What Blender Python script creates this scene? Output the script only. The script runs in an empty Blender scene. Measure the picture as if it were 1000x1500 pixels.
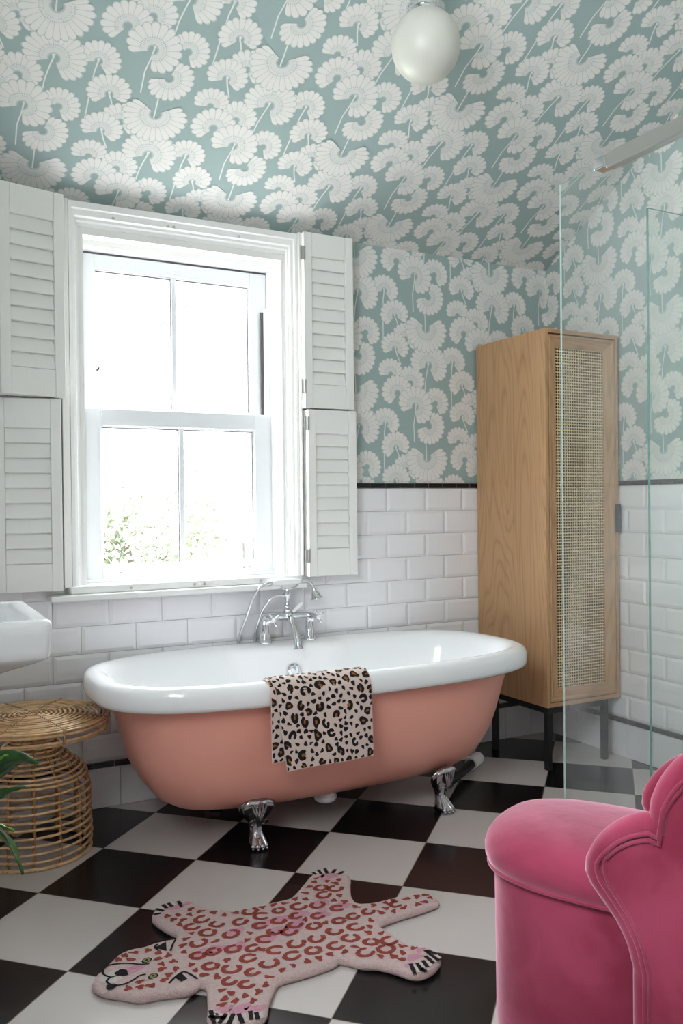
import bpy, bmesh, math, random
from math import sin, cos, pi, sqrt, atan2, radians
from mathutils import Vector, Matrix, Euler
random.seed(7)
scene = bpy.context.scene
COL = scene.collection

# ------------------------------------------------------------------ materials
def lin(c):
    return tuple(((v/255)/12.92 if v/255 <= .04045 else ((v/255+.055)/1.055)**2.4) for v in c)
def mat(name, rgb, rough=.5, metal=0., spec=.5, bump=None, var=None, sheen=0., coat=0., sss=0., aniso=None):
    """rgb is an sRGB 0-255 triple; bump=(scale,strength); var=(scale,amount) soft procedural colour variation"""
    m = bpy.data.materials.new(name); m.use_nodes = True
    nt = m.node_tree; b = nt.nodes['Principled BSDF']
    c = lin(rgb)
    b.inputs['Base Color'].default_value = (*c, 1)
    b.inputs['Roughness'].default_value = rough
    b.inputs['Metallic'].default_value = metal
    b.inputs['Specular IOR Level'].default_value = spec
    if sheen:
        b.inputs['Sheen Weight'].default_value = sheen
        b.inputs['Sheen Roughness'].default_value = .35
    if coat:
        b.inputs['Coat Weight'].default_value = coat
        b.inputs['Coat Roughness'].default_value = .05
    tc = nt.nodes.new('ShaderNodeTexCoord')
    if var:
        n = nt.nodes.new('ShaderNodeTexNoise'); n.inputs['Scale'].default_value = var[0]; n.inputs['Detail'].default_value = 5
        nt.links.new(tc.outputs['Object'], n.inputs['Vector'])
        r = nt.nodes.new('ShaderNodeValToRGB')
        r.color_ramp.elements[0].position = .3; r.color_ramp.elements[1].position = .7
        r.color_ramp.elements[0].color = (*[v*(1-var[1]) for v in c], 1)
        r.color_ramp.elements[1].color = (*[min(1, v*(1+var[1])) for v in c], 1)
        nt.links.new(n.outputs['Fac'], r.inputs['Fac']); nt.links.new(r.outputs['Color'], b.inputs['Base Color'])
    if bump:
        n = nt.nodes.new('ShaderNodeTexNoise'); n.inputs['Scale'].default_value = bump[0]; n.inputs['Detail'].default_value = 4
        nt.links.new(tc.outputs['Object'], n.inputs['Vector'])
        bp = nt.nodes.new('ShaderNodeBump'); bp.inputs['Strength'].default_value = bump[1]; bp.inputs['Distance'].default_value = .01
        nt.links.new(n.outputs['Fac'], bp.inputs['Height']); nt.links.new(bp.outputs['Normal'], b.inputs['Normal'])
    return m
def glass_mat(name, tint, refl=1.0, rough=0.0, film_haze=0.):
    """thin clear pane: lets light straight through, mirrors by Fresnel"""
    m = bpy.data.materials.new(name); m.use_nodes = True
    nt = m.node_tree; nt.nodes.clear()
    o = nt.nodes.new('ShaderNodeOutputMaterial'); mix = nt.nodes.new('ShaderNodeMixShader')
    t = nt.nodes.new('ShaderNodeBsdfTransparent'); t.inputs['Color'].default_value = (*tint, 1)
    g = nt.nodes.new('ShaderNodeBsdfGlossy'); g.inputs['Roughness'].default_value = rough
    f = nt.nodes.new('ShaderNodeFresnel'); f.inputs['IOR'].default_value = 1.45
    geo = nt.nodes.new('ShaderNodeNewGeometry'); inv = nt.nodes.new('ShaderNodeMath'); inv.operation = 'SUBTRACT'; inv.inputs[0].default_value = 1
    nt.links.new(geo.outputs['Backfacing'], inv.inputs[1])
    mu = nt.nodes.new('ShaderNodeMath'); mu.operation = 'MULTIPLY'; mu2 = nt.nodes.new('ShaderNodeMath'); mu2.operation = 'MULTIPLY'; mu2.inputs[1].default_value = refl
    nt.links.new(f.outputs['Fac'], mu.inputs[0]); nt.links.new(inv.outputs[0], mu.inputs[1]); nt.links.new(mu.outputs[0], mu2.inputs[0])
    nt.links.new(mu2.outputs[0], mix.inputs['Fac']); nt.links.new(t.outputs[0], mix.inputs[1]); nt.links.new(g.outputs[0], mix.inputs[2])
    if film_haze:   # faint dried-water marks, plus reflected haze painted pale on the pane
        d = nt.nodes.new('ShaderNodeBsdfDiffuse'); d.inputs['Color'].default_value = (.85, .87, .86, 1)
        tc = nt.nodes.new('ShaderNodeTexCoord'); nz = nt.nodes.new('ShaderNodeTexNoise'); nz.inputs['Scale'].default_value = 3.; nz.inputs['Detail'].default_value = 6
        nt.links.new(tc.outputs['Object'], nz.inputs['Vector'])
        mr = nt.nodes.new('ShaderNodeMapRange'); nt.links.new(nz.outputs['Fac'], mr.inputs[0]); mr.inputs[1].default_value = .3; mr.inputs[2].default_value = .75; mr.inputs[3].default_value = film_haze*.4; mr.inputs[4].default_value = film_haze*1.6
        m2 = nt.nodes.new('ShaderNodeMixShader'); nt.links.new(mr.outputs[0], m2.inputs['Fac']); nt.links.new(mix.outputs[0], m2.inputs[1]); nt.links.new(d.outputs[0], m2.inputs[2])
        mix = m2
    nt.links.new(mix.outputs[0], o.inputs['Surface'])
    return m

class NT:
    """tiny node-graph helper"""
    def __init__(s, m): s.m = m; s.nt = m.node_tree; s.b = s.nt.nodes.get('Principled BSDF')
    def n(s, t, **k):
        x = s.nt.nodes.new(t)
        for a, v in k.items(): setattr(x, a, v)
        return x
    def math(s, op, a, b=None, c=None, clamp=False):
        x = s.n('ShaderNodeMath', operation=op, use_clamp=clamp)
        for i, v in enumerate((a, b, c)):
            if v is None: continue
            if isinstance(v, (int, float)): x.inputs[i].default_value = v
            else: s.nt.links.new(v, x.inputs[i])
        return x.outputs[0]
    def ss(s, v, lo, hi):
        x = s.n('ShaderNodeMapRange', interpolation_type='SMOOTHSTEP')
        s.nt.links.new(v, x.inputs[0]); x.inputs[1].default_value = lo; x.inputs[2].default_value = hi
        return x.outputs[0]
    def mix(s, f, a, b):
        x = s.n('ShaderNodeMix', data_type='RGBA')
        if isinstance(f, (int, float)): x.inputs[0].default_value = f
        else: s.nt.links.new(f, x.inputs[0])
        for i, v in ((6, a), (7, b)):
            if isinstance(v, tuple): x.inputs[i].default_value = (*v, 1)
            else: s.nt.links.new(v, x.inputs[i])
        return x.outputs[2]
    def link(s, a, b): s.nt.links.new(a, b)

M = {}
M['paper_ground'] = mat('wallpaper_teal', (158, 176, 174), .85, spec=.2)
def flower_mat():
    m = mat('wallpaper_flower', (226, 223, 219), .85, spec=.2); g = NT(m)
    uv = g.n('ShaderNodeUVMap'); sx = g.n('ShaderNodeSeparateXYZ'); g.link(uv.outputs[0], sx.inputs[0])
    u, v = sx.outputs[0], sx.outputs[1]
    edge = g.math('MULTIPLY', g.math('ABSOLUTE', g.math('SUBTRACT', g.math('FRACT', u), .5)), 2.)
    petal = g.math('MULTIPLY', g.ss(edge, .80, .93), g.ss(v, .42, .50))
    e2 = g.math('MULTIPLY', g.math('ABSOLUTE', g.math('SUBTRACT', g.math('FRACT', g.math('MULTIPLY', u, 2.)), .5)), 2.)
    rays = g.math('MULTIPLY', g.ss(e2, .55, .9), g.math('MULTIPLY', g.ss(v, .26, .32), g.math('SUBTRACT', 1., g.ss(v, .46, .56))))
    rays = g.math('MULTIPLY', rays, g.ss(g.math('SINE', g.math('MULTIPLY', v, 75.)), -.6, .3))
    rim = g.ss(v, .945, .975)
    inner = g.math('SUBTRACT', 1., g.ss(v, .17, .20))
    arc = g.math('MULTIPLY', g.ss(v, .43, .445), g.math('SUBTRACT', 1., g.ss(v, .455, .47)))
    f = g.math('ADD', g.math('MULTIPLY', petal, .42), g.math('MULTIPLY', rays, .50), clamp=True)
    f = g.math('ADD', f, g.math('MULTIPLY', rim, .5), clamp=True)
    f = g.math('ADD', f, g.math('MULTIPLY', g.math('SUBTRACT', 1., g.ss(v, .2, .62)), .16), clamp=True)
    f = g.math('ADD', f, g.math('ADD', g.math('MULTIPLY', inner, .45), g.math('MULTIPLY', arc, .3)), clamp=True)
    g.link(g.mix(f, lin((226, 223, 219)), lin((156, 174, 173))), g.b.inputs['Base Color'])
    return m
M['paper_flower'] = flower_mat()
M['paper_stem'] = mat('wallpaper_stem', (222, 224, 219), .85, spec=.2)
M['tile'] = mat('white_glazed_tile', (236, 235, 238), .12, spec=.5, bump=(14, .03))
M['tile_flat'] = mat('white_flat_tile', (232, 231, 234), .2, spec=.5)
M['grout'] = mat('pale_grout', (190, 186, 184), .9)
M['black_tile'] = mat('black_glazed_trim_tile', (14, 13, 15), .15)
M['white_wood'] = mat('white_painted_wood', (236, 236, 234), .4, spec=.4)
M['shutter'] = mat('warm_white_shutter_paint', (236, 235, 231), .45, spec=.4)
M['upvc'] = mat('white_window_frame', (238, 239, 242), .3)
M['plain_wall'] = mat('white_wall_paint', (232, 231, 228), .7)
M['gasket'] = mat('grey_gasket', (96, 90, 92), .7)
M['chrome'] = mat('chrome', (225, 226, 230), .07, metal=1.)
M['dark_chrome'] = mat('polished_claw_chrome', (178, 172, 176), .13, metal=1.)
M['brushed'] = mat('nickel', (205, 203, 200), .3, metal=1.)
M['ceramic'] = mat('white_ceramic', (240, 240, 242), .08, spec=.6)
M['acrylic'] = mat('white_bath_enamel', (240, 240, 241), .12, spec=.55)
M['pink_paint'] = mat('salmon_pink_bath_paint', (246, 174, 156), .33, spec=.4)
M['black_metal'] = mat('black_powder_metal', (18, 18, 19), .5)
M['black_plastic'] = mat('black_plastic', (16, 16, 18), .45)
M['white_plastic'] = mat('white_plastic', (238, 237, 240), .35)
M['opal'] = mat('opal_glass', (204, 203, 194), .35, spec=.4)
M['velvet'] = None
M['pane'] = glass_mat('window_glass', (.97, .98, .98), .6)
M['screen_glass'] = glass_mat('shower_glass', (.945, .965, .955), 1.0, film_haze=.045)
M['edge_light'] = mat('polished_glass_edge', (196, 216, 212), .1, spec=.8)
M['edge_green'] = mat('green_glass_edge', (70, 120, 112), .12, spec=.8)
M['leaf'] = mat('glossy_leaf_green', (52, 92, 46), .28, var=(25, .35))
M['leaf_young'] = mat('young_leaf_green', (120, 170, 60), .35, var=(20, .2))
M['terracotta'] = mat('pale_pot_glaze', (205, 200, 190), .5)
M['soil'] = mat('potting_soil', (52, 40, 32), .95, bump=(60, .6))
M['towel_ground'] = mat('towel_blush', (222, 200, 190), .95, sheen=.3, bump=(700, .35))
M['towel_black'] = mat('towel_black', (24, 18, 20), .95, bump=(700, .3))
M['towel_brown'] = mat('towel_tan', (150, 98, 52), .95, bump=(700, .3))
RB = (420, .9)
M['rug_base'] = mat('rug_blush_wool', (226, 196, 192), .97, sheen=.25, bump=RB, var=(160, .10))
M['rug_pink'] = mat('rug_pink_wool', (226, 166, 184), .97, bump=RB, var=(160, .10))
M['rug_rust'] = mat('rug_rust_wool', (168, 72, 58), .97, bump=RB, var=(160, .14))
M['rug_black'] = mat('rug_black_wool', (24, 16, 20), .97, bump=RB)
M['rug_white'] = mat('rug_white_wool', (232, 222, 216), .97, bump=RB)
M['rug_eye'] = mat('rug_olive_wool', (168, 160, 96), .97, bump=RB)
M['rug_back'] = mat('rug_canvas', (196, 180, 160), .95)

def floor_mat():
    m = mat('checkerboard_floor_tiles', (20, 18, 20), .2); g = NT(m)
    tc = g.n('ShaderNodeTexCoord'); mp = g.n('ShaderNodeMapping', vector_type='TEXTURE')
    s = .3361; a = .7859; fx, fy = .1535, -.1526
    mp.inputs['Location'].default_value = (fx, fy, 0); mp.inputs['Rotation'].default_value = (0, 0, -a)
    mp.inputs['Scale'].default_value = (s, s, 1)
    g.link(tc.outputs['Object'], mp.inputs['Vector'])
    sx = g.n('ShaderNodeSeparateXYZ'); g.link(mp.outputs[0], sx.inputs[0])
    x, y = sx.outputs[0], sx.outputs[1]
    par = g.math('MODULO', g.math('ADD', g.math('ADD', g.math('FLOOR', x), g.math('FLOOR', y)), 100.), 2.)
    def joint(v): return g.math('ABSOLUTE', g.math('SUBTRACT', g.math('FRACT', g.math('ADD', v, .5)), .5))
    d = g.math('MINIMUM', joint(x), joint(y))
    grout = g.math('SUBTRACT', 1., g.ss(d, .003, .006))
    nz = g.n('ShaderNodeTexNoise'); nz.inputs['Scale'].default_value = 3.; nz.inputs['Detail'].default_value = 6
    g.link(tc.outputs['Object'], nz.inputs['Vector'])
    white = g.mix(nz.outputs['Fac'], lin((190, 183, 179)), lin((200, 194, 191)))
    black = g.mix(nz.outputs['Fac'], lin((13, 12, 14)), lin((19, 17, 20)))
    c = g.mix(g.math('SUBTRACT', 1., par), white, black)
    c = g.mix(g.math('MULTIPLY', grout, .75), c, lin((112, 96, 84)))
    g.link(c, g.b.inputs['Base Color'])
    n2 = g.n('ShaderNodeTexNoise'); n2.inputs['Scale'].default_value = 9.; n2.inputs['Detail'].default_value = 8
    g.link(tc.outputs['Object'], n2.inputs['Vector'])
    r = g.n('ShaderNodeMapRange'); g.link(n2.outputs['Fac'], r.inputs[0]); r.inputs[3].default_value = .20; r.inputs[4].default_value = .27
    g.link(r.outputs[0], g.b.inputs['Roughness'])
    bp = g.n('ShaderNodeBump'); bp.inputs['Strength'].default_value = .5; bp.inputs['Distance'].default_value = .002
    g.link(g.math('SUBTRACT', 1., grout), bp.inputs['Height']); g.link(bp.outputs[0], g.b.inputs['Normal'])
    return m
M['floor'] = floor_mat()
def wood_mat(name, base, dark, axis='Z'):
    m = mat(name, base, .42, spec=.35); g = NT(m)
    tc = g.n('ShaderNodeTexCoord'); mp = g.n('ShaderNodeMapping')
    sc = [3.2, 3.2, 3.2]; sc['XYZ'.index(axis)] = .28
    mp.inputs['Scale'].default_value = sc; g.link(tc.outputs['Object'], mp.inputs['Vector'])
    n1 = g.n('ShaderNodeTexNoise'); n1.inputs['Scale'].default_value = 1.6; n1.inputs['Detail'].default_value = 1.5; n1.inputs['Distortion'].default_value = .3
    g.link(mp.outputs[0], n1.inputs['Vector'])
    rings = g.math('ABSOLUTE', g.math('SINE', g.math('MULTIPLY', n1.outputs['Fac'], 95.)))
    rings = g.math('POWER', g.math('SUBTRACT', 1., rings), 2.2)
    mp2 = g.n('ShaderNodeMapping'); sc2 = [240., 240., 240.]; sc2['XYZ'.index(axis)] = 5.
    mp2.inputs['Scale'].default_value = sc2; g.link(tc.outputs['Object'], mp2.inputs['Vector'])
    n2 = g.n('ShaderNodeTexNoise'); n2.inputs['Scale'].default_value = 1.; n2.inputs['Detail'].default_value = 3
    g.link(mp2.outputs[0], n2.inputs['Vector'])
    fib = g.ss(n2.outputs['Fac'], .45, .75)
    f = g.math('ADD', g.math('MULTIPLY', rings, .5), g.math('MULTIPLY', fib, .4), clamp=True)
    g.link(g.mix(f, lin(base), lin(dark)), g.b.inputs['Base Color'])
    return m
M['oak'] = wood_mat('light_oak_veneer', (192, 152, 112), (154, 114, 78))
M['oak_x'] = wood_mat('oak_rail_veneer', (184, 144, 108), (142, 104, 74), 'X')
M['oak_shaded'] = mat('shaded_cabinet_interior', (48, 34, 24), .7)  # inside of the carcass near-black: its shade is put into the colour
def velvet_mat():
    m = mat('pink_velvet', (192, 52, 96), .75, spec=.15, sheen=1.0); g = NT(m)
    g.b.inputs['Sheen Tint'].default_value = (*lin((255, 205, 222)), 1); g.b.inputs['Sheen Roughness'].default_value = .45
    tc = g.n('ShaderNodeTexCoord')
    n = g.n('ShaderNodeTexNoise'); n.inputs['Scale'].default_value = 5.; n.inputs['Detail'].default_value = 4; n.inputs['Distortion'].default_value = .8
    g.link(tc.outputs['Object'], n.inputs['Vector'])
    g.link(g.mix(g.ss(n.outputs['Fac'], .35, .68), lin((140, 42, 68)), lin((168, 66, 94))), g.b.inputs['Base Color'])
    n2 = g.n('ShaderNodeTexNoise'); n2.inputs['Scale'].default_value = 28.; n2.inputs['Detail'].default_value = 3
    g.link(tc.outputs['Object'], n2.inputs['Vector'])
    bp = g.n('ShaderNodeBump'); bp.inputs['Strength'].default_value = .12; bp.inputs['Distance'].default_value = .01
    g.link(n2.outputs['Fac'], bp.inputs['Height']); g.link(bp.outputs[0], g.b.inputs['Normal'])
    return m
M['velvet'] = velvet_mat()
M['rattan'] = mat('honey_rattan', (206, 170, 126), .32, spec=.5, var=(35, .28))
M['rattan_bind'] = mat('rattan_binding', (164, 120, 78), .45, var=(60, .3))
M['cane'] = mat('woven_cane', (210, 186, 146), .55, var=(80, .15))

# ------------------------------------------------------------------ mesh builder
class MB:
    def __init__(s): s.v = []; s.f = []; s.m = []; s.uv = []; s.mats = []; s.has_uv = False
    def mi(s, m):
        if m not in s.mats: s.mats.append(m)
        return s.mats.index(m)
    def face(s, pts, m, uv=None):
        k = len(s.v); s.v += [tuple(p) for p in pts]; s.f.append(tuple(range(k, k+len(pts)))); s.m.append(s.mi(m))
        s.uv.append(uv); s.has_uv = s.has_uv or uv is not None
    def grid(s, rows, m, closed=False, flip=False, cap0=False, cap1=False):
        """rows of points joined as quads; closed = each row wraps round"""
        k = len(s.v); n = len(rows[0]); i_ = s.mi(m)
        for r in rows: s.v += [tuple(p) for p in r]
        for i in range(len(rows)-1):
            for j in range(n if closed else n-1):
                a = k+i*n+j; b = k+i*n+(j+1) % n; c = b+n; d = a+n
                s.f.append((a, d, c, b) if flip else (a, b, c, d)); s.m.append(i_); s.uv.append(None)
        if cap0: s.f.append(tuple(range(k, k+n)) if flip else tuple(range(k+n-1, k-1, -1))); s.m.append(i_); s.uv.append(None)
        if cap1:
            e = k+(len(rows)-1)*n
            s.f.append(tuple(range(e+n-1, e-1, -1)) if flip else tuple(range(e, e+n))); s.m.append(i_); s.uv.append(None)
    def box(s, x0, x1, y0, y1, z0, z1, m, T=None):
        p = [Vector(c) for c in ((x0,y0,z0),(x1,y0,z0),(x1,y1,z0),(x0,y1,z0),(x0,y0,z1),(x1,y0,z1),(x1,y1,z1),(x0,y1,z1))]
        if T: p = [T(c) for c in p]
        k = len(s.v); s.v += [tuple(c) for c in p]; i = s.mi(m)
        for f in ((3,2,1,0),(4,5,6,7),(0,1,5,4),(1,2,6,5),(2,3,7,6),(3,0,4,7)):
            s.f.append(tuple(k+a for a in f)); s.m.append(i); s.uv.append(None)
    def tube(s, pts, r, m, n=10, caps=True, closed=False, flat=None):
        """swept tube through pts; r number or list"""
        P = [Vector(p) for p in pts]; N = len(P)
        R = r if isinstance(r, (list, tuple)) else [r]*N
        rows = []; up = None
        for i in range(N):
            if closed: t = (P[(i+1) % N]-P[i-1])
            else: t = (P[min(i+1, N-1)]-P[max(i-1, 0)])
            t.normalize()
            if up is None:
                up = Vector((0, 0, 1)) if abs(t.z) < .9 else Vector((1, 0, 0))
            up = (up - t*up.dot(t)); 
            if up.length < 1e-6: up = t.orthogonal()
            up.normalize(); w = t.cross(up)
            fl = flat or (1, 1)
            rows.append([P[i]+(up*cos(2*pi*j/n)*fl[0]+w*sin(2*pi*j/n)*fl[1])*R[i] for j in range(n)])
        if closed: rows.append(rows[0])
        s.grid(rows, m, closed=True, flip=False, cap0=caps and not closed, cap1=caps and not closed)
    def lathe(s, prof, c, m, n=32, axis=Vector((0, 0, 1)), cap0=False, cap1=False, mod=None):
        """prof list of (radius, height) along axis from centre c"""
        axis = Vector(axis).normalized(); a = axis.orthogonal().normalized() if abs(axis.z) < .999 else Vector((1, 0, 0)); b = axis.cross(a)
        rows = [[Vector(c)+axis*h+(a*cos(2*pi*j/n)+b*sin(2*pi*j/n))*r*(mod(2*pi*j/n, h) if mod else 1) for j in range(n)] for r, h in prof]
        s.grid(rows, m, closed=True, cap0=cap0, cap1=cap1)
    def ell(s, c, r, m, n=16, k=10, T=None):
        rows = []
        for i in range(k+1):
            t = -pi/2+pi*i/k
            rows.append([(c[0]+r[0]*max(cos(t), 1e-4)*cos(2*pi*j/n), c[1]+r[1]*max(cos(t), 1e-4)*sin(2*pi*j/n), c[2]+r[2]*sin(t)) for j in range(n)])
        if T: rows = [[T(Vector(p)) for p in r_] for r_ in rows]
        s.grid(rows, m, closed=True, cap0=True, cap1=True)
    def build(s, name, parent=None, smooth=None, bevel=None, weld=False, loc=None, subsurf=0):
        me = bpy.data.meshes.new(name)
        L = Vector(loc) if loc is not None else (Vector(parent['_o']) if parent is not None and '_o' in parent else Vector((0, 0, 0)))
        me.from_pydata([tuple(Vector(v)-L) for v in s.v], [], s.f)
        for m in s.mats: me.materials.append(M[m] if isinstance(m, str) else m)
        me.polygons.foreach_set('material_index', s.m)
        if s.has_uv:
            ul = me.uv_layers.new(name='UVMap')
            for p, uv in zip(me.polygons, s.uv):
                if uv:
                    for li, c in zip(p.loop_indices, uv): ul.data[li].uv = c
        if weld:
            bm = bmesh.new(); bm.from_mesh(me); bmesh.ops.remove_doubles(bm, verts=bm.verts, dist=1e-5); bm.to_mesh(me); bm.free()
        me.validate(); me.update()
        o = bpy.data.objects.new(name, me); COL.objects.link(o)
        if parent is not None: o.parent = parent
        elif loc is not None: o.location = L
        o['_o'] = tuple(L)
        if bevel:
            bv = o.modifiers.new('bevel', 'BEVEL'); bv.width = bevel; bv.segments = 2; bv.limit_method = 'ANGLE'; bv.angle_limit = radians(40)
        if subsurf:
            sb = o.modifiers.new('sub', 'SUBSURF'); sb.levels = subsurf; sb.render_levels = subsurf
        if smooth is not None:
            me.polygons.foreach_set('use_smooth', [True]*len(me.polygons))
            if smooth < 180: me.set_sharp_from_angle(angle=radians(smooth))
        return o

def thing(name, loc, label, cat, group=None, rz=0):
    o = bpy.data.objects.new(name, None); COL.objects.link(o); o.empty_display_size = .05
    o.location = loc; o['label'] = label; o['category'] = cat
    if group: o['group'] = group
    o['_o'] = tuple(loc)
    return o
def tag(o, label, cat, group=None, kind=None):
    o['label'] = label; o['category'] = cat
    if group: o['group'] = group
    if kind: o['kind'] = kind
    return o
def struct(o, label=None):
    o['kind'] = 'structure'
    if label: o['label'] = label
    return o

# ------------------------------------------------------------------ camera
CAM = dict(f=1250.7167, yaw=.4824, pitch=-.0098, roll=-.0102, c=(-.679, -3.2376, 1.1256))
def make_camera():
    y, p, r = CAM['yaw'], CAM['pitch'], CAM['roll']
    fw = Vector((sin(y)*cos(p), cos(y)*cos(p), sin(p))); ri = Vector((cos(y), -sin(y), 0)); up = ri.cross(fw)
    r2 = cos(r)*ri+sin(r)*up; u2 = -sin(r)*ri+cos(r)*up
    cd = bpy.data.cameras.new('camera'); co = bpy.data.objects.new('camera', cd); COL.objects.link(co)
    m = Matrix((r2, u2, -fw)).transposed().to_4x4(); m.translation = Vector(CAM['c']); co.matrix_world = m
    cd.sensor_fit = 'VERTICAL'; cd.sensor_height = 36; cd.lens = 36*CAM['f']/1500; cd.clip_start = .05; cd.clip_end = 200
    scene.camera = co
make_camera()
# ------------------------------------------------------------------ room shell
XL, XR, YB = -.90, 2.1535, -4.2          # left wall, right wall, rear wall
ZD, ZT = 1.1912, 1.2142                  # underside / top of the upper black trim
CS = .556; KY = -1.6                     # ceiling slope, where it turns flat
ZC0 = 2.25; ZK = ZC0+CS*1.6

def clip_poly(P, C):
    """clip polygon P of (u,v,*attr) by convex CCW polygon C"""
    for i in range(len(C)):
        a = C[i]; b = C[(i+1) % len(C)]
        d = lambda p: (b[0]-a[0])*(p[1]-a[1])-(b[1]-a[1])*(p[0]-a[0])
        out = []
        for j in range(len(P)):
            p, q = P[j-1], P[j]; dp, dq = d(p), d(q)
            if (dp < 0) != (dq < 0):
                t = dp/(dp-dq); out.append(tuple(p[k]+(q[k]-p[k])*t for k in range(len(p))))
            if dq >= 0: out.append(q)
        P = out
        if len(P) < 3: return None
    return P
HX, HZ = 1/1278, 1/1520
# hub x, hub y, radius, start angle, end angle, petals, stem points: one repeat of the printed flowers
FANS = [(262,812,84,195,-5,12,None),(392,862,92,165,-35,12,None),(306,935,96,245,-45,17,None),
        (562,990,84,170,-75,14,None),(362,566,86,200,-60,15,None),
        (290,640,88,212,-48,16,[(294,640),(306,680),(330,740)]),
        (752,862,88,236,-34,16,[(752,862),(764,890),(782,950)]),
        (684,700,84,205,-60,15,[(684,700),(677,760),(675,900),(675,1040)]),
        (516,1148,98,85,-175,17,None),(422,1020,110,212,-95,18,[(428,1010),(424,1060),(412,1140),(416,1260)]),
        (516,735,118,212,-72,22,[(514,735),(505,780),(494,850),(490,930)]),
        (500,478,132,42,-222,21,[(497,520),(496,440),(494,370),(492,330)])]
def paper(mb, F, clips, org, bounds):
    """print the flower repeat over the (u,v) rectangle bounds, clipped to the convex regions"""
    CW, CH = 460*HX, 885*HZ
    def put(P, m, lay, uv=True):
        for C in clips:
            q = clip_poly(P, C)
            if q: mb.face([F(p[0], p[1], lay) for p in q], m, [(p[2], p[3]) for p in q] if uv else None)
    i0 = int((bounds[0]-org[0])/CW)-2; i1 = int((bounds[2]-org[0])/CW)+2
    for i in range(i0, i1+1):
        ox = org[0]+i*CW; offy = (CH/2 if i % 2 else 0)
        j0 = int((bounds[1]-org[1])/CH)-2; j1 = int((bounds[3]-org[1])/CH)+2
        for j in range(j0, j1+1):
            oy = org[1]+offy+j*CH
            if ox > bounds[2]+.4 or ox < bounds[0]-.4 or oy < bounds[1]-.6 or oy > bounds[3]+.6: continue
            for L, (hx, hy, R, a0, a1, n, stem) in enumerate(FANS):
                cx = ox+(hx-520)*HX; cy = oy-(hy-720)*HZ; r = R*HX*1.11; ri = .15*r; am = (a0+a1)/2; a0 = am+(a0-am)*.93; a1 = am+(a1-am)*.93; n = round(n*.84)
                if stem:
                    pts = [(ox+(x-520)*HX, oy-(y-720)*HZ) for x, y in stem]
                    # start of the stem on the inner arc
                    w = [.016]+[.0052]*(len(pts)) ; 
                    up = 1 if L != 11 else -1
                    pts = [(pts[0][0], cy+up*ri*.98)]+pts; w = [.012, .0055]+[.0046]*(len(pts)-2)
                    for k in range(len(pts)-1):
                        (xa, ya), (xb, yb) = pts[k], pts[k+1]; dx, dy = xb-xa, yb-ya; l = sqrt(dx*dx+dy*dy) or 1; nx, ny = -dy/l, dx/l
                        P = [(xa-nx*w[k]/2, ya-ny*w[k]/2), (xb-nx*w[k+1]/2, yb-ny*w[k+1]/2), (xb+nx*w[k+1]/2, yb+ny*w[k+1]/2), (xa+nx*w[k]/2, ya+ny*w[k]/2)]
                        put([(p[0], p[1], 0, 0) for p in P][::1], 'paper_stem', 1, False)
                S = 4
                for p in range(n):
                    for s_ in range(S):
                        t0, t1 = s_/S, (s_+1)/S
                        th0 = radians(a0+(a1-a0)*(p+t0)/n); th1 = radians(a0+(a1-a0)*(p+t1)/n)
                        q0 = r*(.90+.10*(1-abs(2*t0-1)**2.4)); q1 = r*(.90+.10*(1-abs(2*t1-1)**2.4))
                        # end petals are shorter, as in a folded fan
                        def sh(x): return 1-.26*max(0, 1-min(x, n-x)/2.4)**1.3
                        q0 *= sh(p+t0); q1 *= sh(p+t1)
                        P = [(cx+ri*cos(th0), cy+ri*sin(th0), p+t0+.0001, .13), (cx+q0*cos(th0), cy+q0*sin(th0), p+t0+.0001, 1),
                             (cx+q1*cos(th1), cy+q1*sin(th1), p+t1-.0001, 1), (cx+ri*cos(th1), cy+ri*sin(th1), p+t1-.0001, .13)]
                        put(P, 'paper_flower', L+2)
LAY = .00013
# convex clips must run counter-clockwise; faces keep their facing by the mapping
def tiles(mb, F, u0, u1, z0, rows, off, holes=()):
    """brick-bond bevelled metro tiles; F(u,z,d) with d = how far the glaze stands off the wall"""
    W, H, g, bv = .202, .102, .001, .013
    for r in range(rows):
        zb = z0+r*H; zt = zb+H
        o = off+(W/2 if (rows-r) % 2 == 0 else 0)
        k = math.floor((u0-o)/W)
        while o+k*W < u1:
            a, b = max(o+k*W, u0), min(o+(k+1)*W, u1); k += 1
            segs = [(a, b, zb, zt)]
            for h in holes:
                ns = []
                for (A, B, Z0, Z1) in segs:
                    if B <= h[0] or A >= h[1] or Z1 <= h[2] or Z0 >= h[3]: ns.append((A, B, Z0, Z1)); continue
                    if A < h[0]: ns.append((A, h[0], Z0, Z1))
                    if B > h[1]: ns.append((h[1], B, Z0, Z1))
                    if Z0 < h[2]: ns.append((max(A, h[0]), min(B, h[1]), Z0, h[2]))
                segs = ns
            for (A, B, Z0, Z1) in segs:
                A += g; B -= g; Z0 += g; Z1 -= g
                if B-A < .004 or Z1-Z0 < .004: continue
                q = min(bv, (B-A)/3, (Z1-Z0)/3)
                ou = [(A, Z0), (B, Z0), (B, Z1), (A, Z1)]; inn = [(A+q, Z0+q), (B-q, Z0+q), (B-q, Z1-q), (A+q, Z1-q)]
                lo = [F(u, z, .0045) for u, z in ou]; hi = [F(u, z, .0085) for u, z in inn]; ba = [F(u, z, .0005) for u, z in ou]
                mb.face(hi, 'tile')
                for e in range(4):
                    f = (e+1) % 4
                    mb.face([lo[e], lo[f], hi[f], hi[e]], 'tile'); mb.face([ba[e], ba[f], lo[f], lo[e]], 'tile')
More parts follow.
